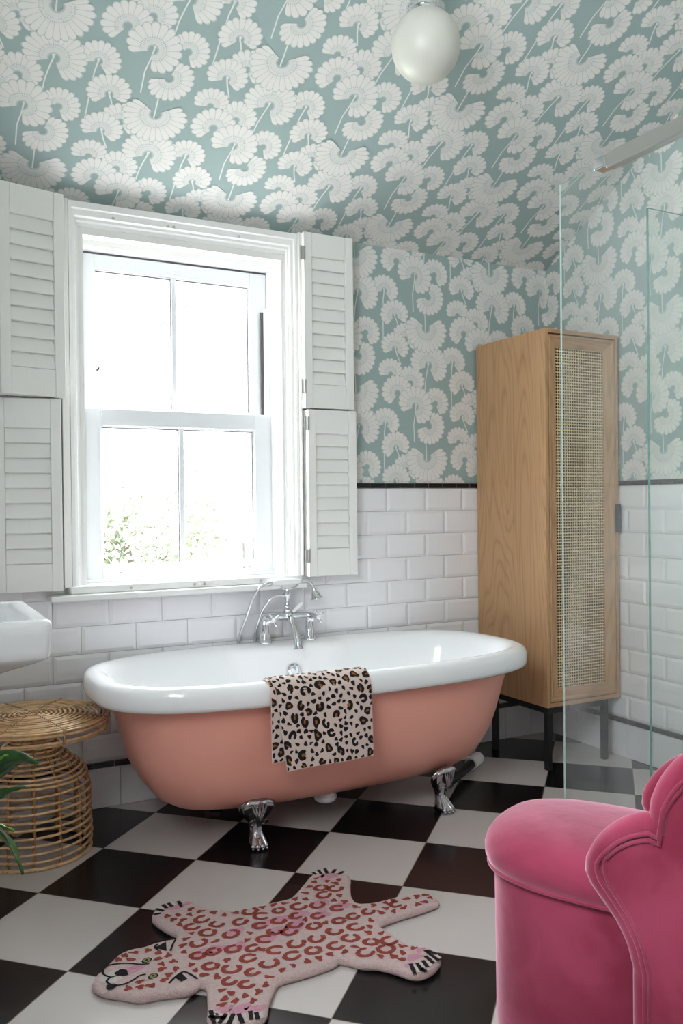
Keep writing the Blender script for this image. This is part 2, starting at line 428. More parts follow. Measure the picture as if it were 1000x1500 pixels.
def flat_tiles(mb, F, u0, u1, z0, z1, W, off, m, d=.008, g=.0014, hole=None):
    if m == 'black_tile' and z0 > 1: mb.face([F(u0, z0+.001, d-.0025), F(u1, z0+.001, d-.0025), F(u1, z1-.001, d-.0025), F(u0, z1-.001, d-.0025)], 'grout')
    k = math.floor((u0-off)/W)
    while off+k*W < u1:
        a, b = max(off+k*W, u0)+g, min(off+(k+1)*W, u1)-g; k += 1
        if b-a < .002: continue
        A, B = F(a, z0+g, 0), F(b, z1-g, 0)
        c = [(a, z0+g), (b, z0+g), (b, z1-g), (a, z1-g)]
        lo = [F(u, z, .0004) for u, z in c]; hi = [F(u, z, d) for u, z in c]
        mb.face(hi, m)
        for e in range(4): mb.face([lo[e], lo[(e+1) % 4], hi[(e+1) % 4], hi[e]], m)
def wainscot(mb, F, u0, u1, moff, koff, soff, holes=()):
    flat_tiles(mb, F, u0, u1, 0., .149, .1515, soff, 'tile_flat')
    mb.face([F(u0, .1495, .0075), F(u1, .1495, .0075), F(u1, .1708, .0075), F(u0, .1708, .0075)], 'grout')
    flat_tiles(mb, F, u0, u1, .149, .1712, .0758, koff, 'black_tile', .010)
    tiles(mb, F, u0, u1, .1712, 10, moff, holes)

# window opening in the rear face of the room's far wall
WX0, WX1, WZ0, WZ1 = -.05, .745, .80, 2.13
def wall_face(mb, F, clips, m, lay=0):
    for C in clips: mb.face([F(u, v, lay) for u, v in C], m)

# far wall (window wall)
mb = MB()
FB = lambda u, z, d: (u, -d, z)
TH = .15
for (a, b, c, d) in ((XL-.15, WX0, 0, 2.45), (WX1, XR+.15, 0, 2.45), (WX0, WX1, 0, WZ0), (WX0, WX1, WZ1, 2.45)):
    mb.box(a, b, .0, TH, c, d, 'plain_wall')
rects = [[(.794, ZT), (XR, ZT), (XR, ZC0), (.794, ZC0)], [(XL, ZT), (-.106, ZT), (-.106, ZC0), (XL, ZC0)], [(-.106, 2.228), (.794, 2.228), (.794, ZC0), (-.106, ZC0)]]
wall_face(mb, lambda u, v, l: (u, -.0003, v), rects, 'paper_ground')
mb.face([(XL, -.0004, 0), (XR, -.0004, 0), (XR, -.0004, WZ0-.02), (XL, -.0004, WZ0-.02)], 'grout')
mb.face([(WX1+.03, -.0004, WZ0-.02), (XR, -.0004, WZ0-.02), (XR, -.0004, ZT), (WX1+.03, -.0004, ZT)], 'grout')
mb.face([(XL, -.0004, WZ0-.02), (WX0-.03, -.0004, WZ0-.02), (WX0-.03, -.0004, ZT), (XL, -.0004, ZT)], 'grout')
paper(mb, lambda u, v, l: (u, -.0003-l*LAY, v), rects, (1.47, 1.753), (XL, ZT, XR, ZC0))
H0 = (-.106, .794, .80, 3)
wainscot(mb, FB, XL, XR, -.175, -.036, .062, [H0])
for s in ((XL, -.106), (.794, XR)): flat_tiles(mb, FB, s[0], s[1], ZD, ZT, .0758, .0156, 'black_tile', .011)
struct(mb.build('wall_back'))

# right wall
mb = MB()
FR = lambda u, z, d: (XR-d, -u, z)          # u runs towards the viewer
mb.box(XR, XR+.15, YB-.15, .15, 0, ZK+.2, 'plain_wall')
LY = -YB
reg = [[(0, ZT), (LY, ZT), (LY, ZK), (1.6, ZK), (0, ZC0)]]
wall_face(mb, lambda u, v, l: (XR-.0003, -u, v), reg, 'paper_ground')
mb.face([(XR-.0004, 0, 0), (XR-.0004, YB, 0), (XR-.0004, YB, ZT), (XR-.0004, 0, ZT)], 'grout')
paper(mb, lambda u, v, l: (XR-.0003-l*LAY, -u, v), reg, (.373, 2.053), (0, ZT, LY, ZK))
wainscot(mb, FR, 0, LY, .6236-.606, .4399-.0758*5, .05)
flat_tiles(mb, FR, 0, LY, ZD, ZT, .0758, .01, 'black_tile', .011)
struct(mb.build('wall_right'))

# left wall, with an added, unseen window standing in for side daylight
LY0, LY1, LZ0, LZ1 = -3.05, -2.0, 1.35, 2.6
mb = MB()
FL = lambda u, z, d: (XL+d, u, z)
for (a, b, c, d) in ((YB-.15, LY0, 0, ZK+.2), (LY1, .15, 0, ZK+.2), (LY0, LY1, 0, LZ0), (LY0, LY1, LZ1, ZK+.2)): mb.box(XL-.15, XL, a, b, c, d, 'plain_wall')
reg = [[(-LY, ZT), (LY0, ZT), (LY0, ZK), (-LY, ZK)], [(LY1, ZT), (0, ZT), (0, ZC0), (-1.6, ZK), (LY1, ZK)], [(LY0, LZ1), (LY1, LZ1), (LY1, ZK), (LY0, ZK)], [(LY0, ZT), (LY1, ZT), (LY1, LZ0), (LY0, LZ0)]]
wall_face(mb, lambda u, v, l: (XL+.0003, u, v), reg, 'paper_ground')
mb.face([(XL+.0004, YB, 0), (XL+.0004, 0, 0), (XL+.0004, 0, ZT), (XL+.0004, YB, ZT)], 'grout')
paper(mb, lambda u, v, l: (XL+.0003+l*LAY, u, v), reg, (-.5, 1.9), (-LY, ZT, 0, ZK))
wainscot(mb, FL, -LY, 0, 0, 0, 0)
flat_tiles(mb, FL, -LY, 0, ZD, ZT, .0758, .0, 'black_tile', .011)
struct(mb.build('wall_left'))

# rear wall
mb = MB(); mb.box(XL-.15, XR+.15, YB-.15, YB, 0, ZK+.2, 'plain_wall')
struct(mb.build('wall_rear'))
mb = MB()
for (a, b, c, d) in ((LY0, LY0+.06, LZ0, LZ1), (LY1-.06, LY1, LZ0, LZ1), (LY0+.06, LY1-.06, LZ0, LZ0+.06), (LY0+.06, LY1-.06, LZ1-.06, LZ1), ((LY0+LY1)/2-.03, (LY0+LY1)/2+.03, LZ0+.06, LZ1-.06)):
    mb.box(XL-.11, XL-.05, a, b, c, d, 'upvc')
w2 = struct(mb.build('added_side_window', bevel=.004))
mb = MB(); mb.box(XL-.085, XL-.08, LY0+.06, LY1-.06, LZ0+.06, LZ1-.06, 'pane'); mb.build('pane', w2)

# ceiling: slopes up from the window wall, then runs flat
mb = MB()
k = sqrt(1+CS*CS); cs, sn = 1/k, CS/k
SL = 1.6*k
nrm = (0, sn, -cs)   # points down into the room... (towards -z)
def FC(u, s, l):
    y = -s*cs; z = ZC0+s*sn; o = .0002+l*LAY
    return (u, y-o*sn, z-o*cs)
reg = [[(XL, 0), (XR, 0), (XR, SL), (XL, SL)]]
mb.face([FC(XL, 0, 0), FC(XR, 0, 0), FC(XR, SL, 0), FC(XL, SL, 0)], 'paper_ground')
paper(mb, FC, reg, (-.219, .555), (XL, 0, XR, SL))
FF = lambda u, s, l: (u, KY-(s-SL), ZK-.0002-l*LAY)
S2 = SL+(LY-1.6)
mb.face([FF(XL, SL, 0), FF(XR, SL, 0), FF(XR, S2, 0), FF(XL, S2, 0)], 'paper_ground')
paper(mb, FF, [[(XL, SL), (XR, SL), (XR, S2), (XL, S2)]], (-.219, .555), (XL, SL, XR, S2))
t = .12
for P in (((0.15, ZC0-CS*.15), (KY, ZK)), ((KY, ZK), (YB-.15, ZK))):
    (ya, za), (yb, zb) = P
    a, b = XL-.15, XR+.15
    mb.face([(a, ya, za+t), (b, ya, za+t), (b, yb, zb+t), (a, yb, zb+t)], 'plain_wall')
    mb.face([(a, ya, za+.002), (b, ya, za+.002), (b, yb, zb+.002), (a, yb, zb+.002)], 'plain_wall')
struct(mb.build('ceiling'))

# floor
mb = MB(); mb.box(XL-.15, XR+.15, YB-.15, .15, -.1, 0, 'floor')
struct(mb.build('floor'))

# ------------------------------------------------------------------ window 1
w = thing('window_1', (.345, .05, .81), '', ''); del w['label'], w['category']; struct(w)
# moulded casing, mitred: (share of the way in, depth)
prof = [(0, -.002), (0, -.050), (.18, -.050), (.20, -.036), (.36, -.033), (.40, -.022), (.47, -.020), (.50, -.006), (.60, -.004), (.64, .012), (.80, .018), (.84, .05), (1, .055), (1, .12)]
ox0, ox1, oz0, oz1 = -.110, .798, .832, 2.232
mb = MB(); rows = []
for d, y in prof:
    sx, st = d*.070, d*.125
    rows.append([(ox0+sx, y, oz0), (ox0+sx, y, oz1-st), (ox1-sx, y, oz1-st), (ox1-sx, y, oz0)])
mb.grid(rows, 'white_wood')
mb.build('casing', w)
mb = MB()
mb.box(-.192, .812, -.085, -.012, .783, .806, 'white_wood'); mb.box(-.118, .806, -.055, .08, .806, .834, 'white_wood')
mb.build('window_sill', w, bevel=.005, smooth=50)
mb = MB()
for (a, b, c, d) in ((-.06, -.047, .834, 2.12), (.739, .755, .834, 2.12), (-.047, .739, 2.105, 2.13), (-.047, .739, .834, .842)):
    mb.box(a, b, .06, .168, c, d, 'upvc')
mb.build('window_frame', w, bevel=.002)
def sash(name, x0, x1, z0, z1, gx0, gx1, gz0, gz1, y0, y1, mx):
    b = MB()
    b.box(x0, gx0, y0, y1, z0, z1, 'upvc'); b.box(gx1, x1, y0, y1, z0, z1, 'upvc')
    b.box(gx0, gx1, y0, y1, z0, gz0, 'upvc'); b.box(gx0, gx1, y0, y1, gz1, z1, 'upvc')
    b.box(mx-.011, mx+.011, y0+.006, y1-.004, gz0, gz1, 'upvc')
    # glazing beads, with a grey gasket line
    for (a, bb, c, d) in ((gx0, gx0+.007, gz0, gz1), (gx1-.007, gx1, gz0, gz1), (gx0, gx1, gz1-.007, gz1), (gx0, gx1, gz0, gz0+.007)):
        b.box(a, bb, y0+.008, y1-.003, c, d, 'upvc')
    s = b.build(name, w, bevel=.003, smooth=50)
    g = MB()
    ym = (y0+y1)/2+.006
    for (a, bb) in ((gx0+.007, mx-.011), (mx+.011, gx1-.007)):
        for (p, q_, c, d) in ((bb-.003, bb, gz0+.007, gz1-.007), (a, bb, gz1-.010, gz1-.007)):
            g.box(p, q_, y0+.010, ym-.004, c, d, 'gasket')
    g.build('gasket', s)
    for (a, bb) in ((gx0+.005, mx-.008), (mx+.008, gx1-.005)):
        p = MB(); p.box(a, bb, ym-.003, ym+.003, gz0+.005, gz1-.005, 'pane'); p.build('pane', s)
    return s
up = sash('upper_sash', -.039, .729, 1.455, 2.098, .014, .656, 1.505, 2.043, .122, .160, .330)
lo = sash('lower_sash', -.036, .729, .845, 1.499, .024, .654, .893, 1.434, .078, .114, .342)
mb = MB(); 
mb.box(-.047, -.037, .080, .086, .845, 1.50, 'gasket'); mb.box(.7295, .739, .080, .086, .845, 1.50, 'gasket')
mb.box(-.039, .731, .123, .13, 2.0985, 2.1045, 'gasket'); mb.box(.7295, .733, .123, .13, 1.5, 2.10, 'gasket')
mb.build('weather_seal', w)
mb = MB(); mb.box(.712, .731, .09, .118, 1.50, 1.945, 'upvc'); mb.box(.700, .712, .112, .118, 1.50, 1.935, 'gasket')
mb.build('balance_track', w)
mb = MB()
mb.lathe([(.001, 0), (.011, 0), (.011, .004), (.006, .008), (.010, .018), (.009, .026), (.001, .028)], (.325, .122, 2.065), 'white_plastic', 14, (0, -1, 0))
mb.box(.300, .350, .118, .122, 2.058, 2.072, 'white_plastic')
mb.build('sash_catch', w, smooth=40)
def dot(x, y, z, ax=(0, -1, 0), r=.0055):
    b = MB(); b.lathe([(r, 0), (r, .003), (r*.6, .005), (.0004, .005)], (x, y, z), 'brushed', 12, ax); return b
for x, z in ((.055, 2.192), (.262, 2.192), (.285, 2.192), (.55, 2.192)): dot(x, -.0335, z).build('screw_cap', w, smooth=40)
for x in (.10, .345, .385, .62): dot(x, -.0545, .820).build('screw_cap', w, smooth=40)
for x in (.095, .60, .625): dot(x, .0785, .868, r=.004).build('screw_cap', w, smooth=40)

# ------------------------------------------------------------------ shutters (each leaf folds on its own)
def shutter(pivot, rz, sgn, W, z0, z1, lz0, lz1, n, label, strip=True):
    """leaf hinged at pivot; runs from the pivot in direction sgn*x"""
    t = thing('window_shutter', (pivot[0], pivot[1], z0), label, 'shutter', 'louvred shutter leaves beside the window')
    t.rotation_euler = (0, 0, rz)
    T = .028; ST = .036
    def X(a, b): return (min(sgn*a, sgn*b), max(sgn*a, sgn*b))
    H = z1-z0
    def P(name, fn, **k):
        b = MB(); fn(b)
        me_o = b.build(name, None, **k); me_o.parent = t; return me_o
    def fr(b, y0):
        for (a, c, d, e) in ((0, ST, 0, H), (W-ST, W, 0, H)):
            x = X(a, c); b.box(x[0], x[1], y0, y0+T-.004, d, e, 'shutter')
        x = X(ST, W-ST)
        b.box(x[0], x[1], y0+.001, y0+T-.005, 0, lz0-z0, 'shutter'); b.box(x[0], x[1], y0+.001, y0+T-.005, lz1-z0, H, 'shutter')
    P('frame', lambda b: fr(b, -T), bevel=.002, smooth=50)
    P('folded_leaf', lambda b: fr(b, .001), bevel=.002, smooth=50)
    def lv(b):
        x = X(ST+.001, W-ST-.001); p = (lz1-lz0)/n
        for i in range(n):
            zb = lz0-z0+i*p
            rows = []
            for (yy, zz) in ((-T+.006, zb+.001), (-T+.003, zb+.004), (-T+.010, zb+p*.6), (-T+.017, zb+p+.004), (-T+.021, zb+p+.004), (-T+.012, zb+.002)):
                rows.append([(x[0], yy, zz), (x[1], yy, zz)])
            rows.append(rows[0]); b.grid(rows, 'shutter', flip=True)
    P('louvres', lv, smooth=35)
    return t, sgn, H
def hinge(t, sgn, z):
    b = MB(); x = -sgn*.004
    b.lathe([(.0001, 0), (.0042, 0), (.0042, .052), (.0001, .052)], (x, -.031, z), 'brushed', 10)
    b.box(min(x, x-sgn*.014), max(x, x-sgn*.014), -.030, -.028, z-.002, z+.054, 'brushed')
    b.box(min(x, x+sgn*.010), max(x, x+sgn*.010), -.031, -.029, z-.002, z+.054, 'brushed')
    o = b.build('hinge', None, smooth=40, ); o.parent = t
S = []
a = shutter((.806, -.068), 0, 1, .226, 1.518, 2.232, 1.613, 2.135, 10, 'upper shutter leaf folded open on the right of the window, against the flowered paper'); S.append(a)
hinge(a[0], 1, .60); hinge(a[0], 1, .06)
a = shutter((.818, -.066), 0, 1, .224, .828, 1.512, .941, 1.413, 9, 'lower shutter leaf on the right of the window, above the white tiles and shower head'); S.append(a)
hinge(a[0], 1, .60); hinge(a[0], 1, .06)
a = shutter((-.139, -.068), radians(13), -1, .226, 1.512, 2.232, 1.606, 2.130, 10, 'upper shutter leaf folded open on the left of the window')
a = shutter((-.148, -.075), radians(-8), -1, .224, .826, 1.506, .924, 1.401, 9, 'lower shutter leaf on the left of the window, above the basin')
mb = MB(); mb.box(-.1385, -.1115, -.052, -.0015, .832, 2.236, 'shutter'); mb.build('hanging_strip', w, bevel=.002)
mb = MB(); mb.box(.7985, .8065, -.064, -.0015, .832, 2.236, 'shutter'); mb.build('hanging_strip', w)
WORLD = 5.0; EXPO = 2.0
def cr(P, k=8, closed=False):
    """Catmull-Rom through points"""
    P = [Vector(p) for p in P]; n = len(P); out = []
    for i in range(n if closed else n-1):
        g = (lambda j: P[j % n]) if closed else (lambda j: P[min(max(j, 0), n-1)])
        a, b, c, d = g(i-1), g(i), g(i+1), g(i+2)
        for q in range(k):
            t = q/k; out.append(.5*((2*b)+(c-a)*t+(2*a-5*b+4*c-d)*t*t+(3*b-a-3*c+d)*t**3))
    if not closed: out.append(P[-1])
    return out
def lerp_tab(T, x):
    if x <= T[0][0]: return T[0][1]
    for (a, b), (c, d) in zip(T, T[1:]):
        if x <= c: return b+(d-b)*(x-a)/(c-a)
    return T[-1][1]
# ------------------------------------------------------------------ bathtub
TX, TY, TA, TB, TN = .698, -.42, .830, .403, 3.1
def tring(ia, ib, z, N=120, extra=0.):
    r = []
    for j in range(N):
        t = 2*pi*j/N; c, s = cos(t), sin(t); e = 0
        x = (TA-ia)*math.copysign(abs(c)**(2/TN), c); y = (TB-ib)*math.copysign(abs(s)**(2/TN), s)
        if extra and s > 0:
            u = abs(x-.02)/.24
            if u < 1: y -= extra*min(1, (1-u)*5)**2*(3-2*min(1, (1-u)*5))
        r.append((TX+x, TY+y, z))
    return r
tub = thing('bathtub', (TX, TY, 0), 'freestanding roll-top bathtub, white inside and salmon pink outside, under the window', 'bathtub')
mb = MB(); rows = [tring(a, b, z) for a, b, z in ((.60, .37, .103), (.45, .31, .104), (.34, .25, .110), (.26, .205, .13), (.21, .165, .16), (.172, .132, .21), (.140, .104, .27), (.119, .082, .34), (.102, .066, .41), (.084, .056, .47), (.060, .050, .512))]
mb.grid(rows, 'pink_paint', closed=True, cap0=True); mb.build('body', tub, smooth=60)
mb = MB(); rows = [tring(a, b, z, extra=e) for a, b, z, e in ((.62, .36, .150, 0), (.42, .29, .155, 0), (.30, .23, .17, 0), (.22, .175, .21, .0), (.165, .135, .30, .0), (.125, .11, .42, 0), (.098, .092, .50, .014), (.085, .080, .535, .036), (.075, .071, .555, .046), (.066, .062, .566, .046), (.054, .050, .573, .04), (.040, .038, .5755, .02), (.026, .026, .5745, 0), (.013, .013, .570, 0), (.005, .005, .561, 0), (.001, .001, .548, 0), (0, 0, .530, 0), (.0005, .0005, .514, 0), (.004, .004, .504, 0), (.012, .012, .499, 0), (.03, .03, .498, 0), (.056, .048, .499, 0), (.062, .052, .508, 0))]
mb.grid(rows, 'acrylic', closed=True, flip=False, cap0=True); mb.build('enamel_basin_and_rim', tub, smooth=60)
mb = MB()
mb.lathe([(.0001, .0), (.026, 0), (.027, .004), (.019, .007), (.018, .004), (.015, .004), (.014, .009), (.003, .010), (.003, .007), (.0001, .007)], (.728, -.1285, .462), 'chrome', 28, (0, -1, .12))
mb.build('overflow', tub, smooth=40)
def claw_foot(x, y, sy, splay):
    b = MB(); o = Vector((splay, sy, 0)).normalized(); w = Vector((o.y, -o.x, 0))
    B = Vector((x, y, 0))
    def P(a, s, z): return B+o*a+w*s+Vector((0, 0, z))
    # spine: (out, z, half width, half depth, ridge)
    sp = [(.004, .002, .020, .024, 0), (.006, .010, .024, .030, 0), (.006, .022, .0235, .028, 0), (.0, .036, .020, .021, .02), (-.006, .050, .0165, .0165, .05), (-.010, .066, .0165, .0165, .08), (-.010, .082, .021, .018, .10),
          (-.007, .096, .028, .021, .10), (-.002, .110, .035, .022, .12), (.005, .124, .041, .021, .13), (.012, .138, .044, .019, .13), (.018, .150, .041, .016, .12), (.021, .160, .033, .012, .08), (.021, .167, .020, .006, .03)]
    sp = [(a-.026, z, h*(1.32 if z > .09 else 1.2), d*1.2, r*1.3) for a, z, h, d, r in sp]
    rows = []
    N = 40
    for a, z, h, d, rg in sp:
        r = []
        for j in range(N):
            t = 2*pi*j/N; k = 1+rg*(abs(cos(3.5*t+.2))-.5)
            front = 1
            r.append(P(a+d*cos(t)*k*front, h*sin(t)*k, z))
        rows.append(r)
    b.grid(rows, 'dark_chrome', closed=True, cap0=True, cap1=True)
    for i, s in enumerate((-.0215, -.0075, .0075, .0215)):
        f = .013 if i in (1, 2) else .006
        b.ell(P(f, s, .012), (.0092, .0092, .0120), 'dark_chrome', 12, 8)
        b.ell(P(f+.008, s*1.08, .007), (.0042, .0042, .006), 'dark_chrome', 10, 6)
        b.tube([P(f, s, .018), P(-.006, s*.8, .034), P(-.018, s*.6, .052)], [.0065, .006, .003], 'dark_chrome', 8)
    # beaded shield and scrolls on the knee
    for i in range(5):
        a = (i-2)*.33
        b.tube([P(.005, sin(a)*.008, .096), P(.012, sin(a)*.026, .124), P(.013, sin(a)*.040, .152)], [.002, .0052, .003], 'dark_chrome', 8)
    for s in (-1, 1):
        b.tube([P(-.006+.012*cos(t*.9), s*(.020+.011*sin(t)), .088+.012*cos(t)) for t in [q*.6 for q in range(9)]], .003, 'dark_chrome', 6)
    b.build('claw_foot', tub, smooth=55)
claw_foot(.360, -.650, -1, -.10); claw_foot(1.082, -.676, -1, .25)
claw_foot(.360, -.190, 1, -.10); claw_foot(1.082, -.175, 1, .10)

# ------------------------------------------------------------------ bath mixer tap
tx, ty, tz = .720, -.085, .574
tap = thing('bath_shower_mixer_tap', (tx, ty, tz), 'chrome deck-mounted bath mixer tap with cross handles, standing on the far rim of the bathtub', 'tap')
mb = MB()
for dx in (-.098, .098):
    mb = MB(); mb.lathe([(.0001, 0), (.0265, 0), (.0265, .004), (.0235, .007), (.018, .05), (.0140, .086), (.015, .092), (.0001, .095)], (tx+dx, ty, tz), 'chrome', 24)
    mb.build('pillar_base', tap, smooth=40)
mb = MB()
mb.tube([(tx-.112, ty, .672), (tx-.06, ty, .674), (tx, ty, .676), (tx+.06, ty, .674), (tx+.112, ty, .672)], [.011, .013, .019, .013, .011], 'chrome', 20)
mb.ell((tx, ty, .676), (.024, .024, .022), 'chrome')
mb.lathe([(.0001, .69), (.012, .69), (.014, .70), (.008, .708), (.013, .716), (.008, .722), (.009, .745), (.015, .752), (.015, .765), (.007, .772), (.006, .785), (.0001, .786)], (tx, ty, 0), 'chrome', 22)
for dx in (-.098, .098):
    mb.tube([(tx+dx, ty, .672), (tx+dx, ty-.04, .672), (tx+dx, ty-.045, .672), (tx+dx, ty-.075, .673)], [.013, .012, .009, .008], 'chrome', 16)
mb.build('mixer_body', tap, smooth=45)
mb = MB()
mb.tube(cr([(tx, ty-.01, .672), (tx, ty-.045, .660), (tx, ty-.078, .625), (tx, ty-.098, .590), (tx, ty-.108, .556)], 5), [.014]*6+[.0125]*6+[.013]*4+[.0155]*3+[.018, .019], 'chrome', 18)
mb.build('spout', tap, smooth=60)
for dx in (-.098, .098):
    mb = MB(); c = Vector((tx+dx, ty-.084, .674))
    for a in range(4):
        th = a*pi/2+.5; d = Vector((cos(th), 0, sin(th)))
        mb.tube([c+d*.004, c+d*.018, c+d*.026, c+d*.031], [.0035, .0042, .0062, .0045], 'chrome', 10)
    mb.lathe([(.0001, -.010), (.009, -.010), (.010, .004), (.0001, .005)], c, 'chrome', 18, (0, -1, 0))
    h = mb.build('cross_handle', tap, smooth=50)
    mb = MB(); mb.lathe([(.0085, .0045), (.0085, .009), (.006, .0105), (.0001, .011)], c, 'ceramic', 18, (0, -1, 0)); mb.build('porcelain_cap', h, smooth=60)
mb = MB(); mb.tube([(tx+.018, ty-.012, .690), (tx+.030, ty-.016, .700), (tx+.048, ty-.020, .717), (tx+.058, ty-.022, .727)], [.005, .0075, .0095, .008], 'ceramic', 14)
mb.build('diverter_lever', tap, smooth=60)
mb = MB(); mb.tube(cr([(tx, ty, .782), (tx+.012, ty-.004, .784), (tx+.036, ty-.002, .790), (tx+.052, ty, .803)], 6), .0038, 'chrome', 10)
mb.tube(cr([(tx-.002, ty, .782), (tx-.018, ty, .786), (tx-.03, ty, .800)], 6), .0038, 'chrome', 10)
mb.build('cradle', tap, smooth=60)
hs = MB()
hs.tube([(tx-.066, ty, .811), (tx-.050, ty, .812), (tx-.02, ty, .813), (tx+.015, ty, .813), (tx+.045, ty, .812), (tx+.060, ty, .811)], [.008, .0125, .0155, .0155, .012, .008], 'ceramic', 18)
hd = hs.build('handset_grip', tap, smooth=60)
mb = MB()
mb.tube([(tx-.096, ty, .806), (tx-.082, ty, .809), (tx-.066, ty, .811)], [.0075, .009, .009], 'chrome', 14)
mb.build('hose_union', hd, smooth=50)
mb = MB(); mb.tube([(tx+.060, ty, .811), (tx+.068, ty, .811)], .0085, 'chrome', 14)
mb.tube(cr([(tx+.066, ty, .811), (tx+.090, ty-.002, .810), (tx+.108, ty-.004, .800), (tx+.116, ty-.005, .782), (tx+.118, ty-.006, .772)], 5), .0055, 'chrome', 12)
ax = Vector((.28, -.10, -1)).normalized()
mb.lathe([(.0001, -.004), (.008, -.004), (.010, .006), (.019, .018), (.021, .030), (.026, .034), (.027, .038), (.0001, .038)], (tx+.118, ty-.006, .776), 'chrome', 26, ax)
mb.build('shower_head', hd, smooth=50)
mb = MB()
mb.tube(cr([(tx-.094, ty, .806), (tx-.120, ty, .795), (tx-.145, ty+.01, .750), (tx-.165, ty+.025, .68), (tx-.182, ty+.050, .61), (tx-.188, ty+.0635, .56), (tx-.186, ty+.0655, .45), (tx-.16, ty+.066, .34), (tx-.130, ty+.066, .33), (tx-.112, ty+.066, .40), (tx-.114, ty+.0655, .50), (tx-.118, ty+.060, .58), (tx-.112, ty+.035, .65), (tx-.092, ty+.01, .72), (tx-.055, ty, .757), (tx-.012, ty, .758)], 7), .0062, 'chrome', 10)
mb.build('flexible_hose', tap, smooth=60)

# ------------------------------------------------------------------ waste pipes
t = thing('waste_pipe', (1.28, -.42, 0), 'black and white waste pipe on the floor under the right end of the bathtub', 'pipe')
mb = MB(); mb.tube([(1.17, -.52, .034), (1.44, -.335, .034)], .019, 'black_plastic', 18); mb.build('black_pipe', t, smooth=50)
mb = MB(); mb.tube([(1.435, -.338, .034), (1.46, -.32, .034), (1.515, -.283, .034), (1.522, -.278, .034)], [.026, .0265, .026, .018], 'white_plastic', 20)
mb.tube([(1.33, -.37, .080), (1.44, -.305, .058)], .012, 'white_plastic', 14)
mb.build('white_end_connector', t, smooth=50)
t = thing('waste_trap', (.69, -.45, 0), 'white plastic trap hanging under the middle of the bathtub', 'drain trap')
mb = MB(); mb.lathe([(.0001, .070), (.026, .071), (.036, .076), (.040, .084), (.041, .092), (.03, .10), (.03, .104)], (.662, -.53, 0), 'white_plastic', 26); mb.build('trap_bowl', t, smooth=60)
mb = MB(); mb.tube([(.69, -.50, .082), (.74, -.38, .072), (.76, -.20, .040), (.78, -.06, .034)], .014, 'black_plastic', 14); mb.build('outlet_pipe', t, smooth=60)

# ------------------------------------------------------------------ printed blobs on cloth and wool
def blob(mb, F, x, y, rx, ry, m, lay, jit=.18, n=14, rot=0.):
    ph = random.random()*6; P = []
    for j in range(n):
        t = 2*pi*j/n; k = 1+jit*(sin(3*t+ph)*.5+random.uniform(-.5, .5))
        u, v = rx*cos(t)*k, ry*sin(t)*k
        P.append((x+u*cos(rot)-v*sin(rot), y+u*sin(rot)+v*cos(rot)))
    c = F(x, y, lay); Q = [F(p[0], p[1], lay) for p in P]
    for j in range(n): mb.face([c, Q[j], Q[(j+1) % n]], m)
def cshape(mb, F, x, y, rx, ry, th, gap, ga, m, lay, jit=.22, n=18, rot=0.):
    P = []
    for j in range(n+1):
        t = ga+gap/2+(2*pi-gap)*j/n
        ko = 1+jit*random.uniform(-.35, .5); ki = 1+jit*random.uniform(-.4, .4)
        e = min(1, min(j, n-j)/2+.45)
        def q(s): 
            u, v = (rx-th/2+s*e)*cos(t), (ry-th/2*.85+s*e*.85)*sin(t)
            return (x+u*cos(rot)-v*sin(rot), y+u*sin(rot)+v*cos(rot))
        P.append((q(-th/2*ki), q(th/2*ko)))
    for (a, b), (c, d) in zip(P, P[1:]): mb.face([F(*a, lay), F(*b, lay), F(*d, lay), F(*c, lay)], m)

# ------------------------------------------------------------------ towel
def towel_path(dy, zb):
    P = cr([(-.735+dy, .49), (-.742+dy*.5, .545), (-.757, .574+dy), (-.785, .5815+dy), (-.808, .575+dy), (-.822-dy, .558), (-.828-dy, .53), (-.829-dy, .48), (-.830-dy, .40), (-.832-dy, zb)], 6)
    P = [Vector((p[0], p[1], 0)) for p in [(q[0], q[1]) for q in P]]
    S = [0]
    for a, b in zip(P, P[1:]): S.append(S[-1]+(b-a).length)
    return P, S
P1, S1 = towel_path(.006, .305); P0, S0 = towel_path(.001, .335)
def cloth(P, S, xl, xr, seed):
    def F(u, s, l):
        """u 0..1 across, s length along, l lift"""
        s = min(max(s, 0), S[-1]-1e-6)
        for i in range(len(S)-1):
            if S[i+1] > s: break
        t = (s-S[i])/(S[i+1]-S[i]); p = P[i].lerp(P[i+1], t); d = (P[i+1]-P[i]).normalized(); n = Vector((-d.y, d.x))
        if n.y < 0 and d.y > -.9: n = -n
        f = s/S[-1]
        x = xl(f)+(xr(f)-xl(f))*u
        wv = .0022*sin(u*9+seed+f*2)*max(0, f-.35)/.65*1.5
        nn = Vector((-abs(n.x) if f > .25 else abs(n.x)*.5, n.y))
        return (x, p.x-wv+(-l if f > .45 else 0)+(0 if f > .45 else 0), p.y+(l if f <= .45 else 0)+(.004*(u-.4) if f > .9 else 0))
    return F
tw = MB()
def sheet(F, L, m, th=.0035):
    NU, NS = 24, 60
    fr = [[F(i/NU, L*j/NS, 0) for i in range(NU+1)] for j in range(NS+1)]
    bk = [[F(i/NU, L*j/NS, -th) for i in range(NU+1)] for j in range(NS+1)]
    tw.grid(fr, m, flip=True); tw.grid(bk, m)
    for a, b in ((fr[0], bk[0]), (fr[-1], bk[-1])): tw.grid([a, b], m)
    for k in (0, -1): tw.grid([[r[k] for r in fr], [r[k] for r in bk]], m)
FA = cloth(P0, S0, lambda f: .333, lambda f: .672, 1.0)
FBt = cloth(P1, S1, lambda f: .340+.040*max(0, f-.3)/.7, lambda f: .678+.010*f, 0.)
sheet(FA, S0[-1], 'towel_ground'); sheet(FBt, S1[-1], 'towel_ground')
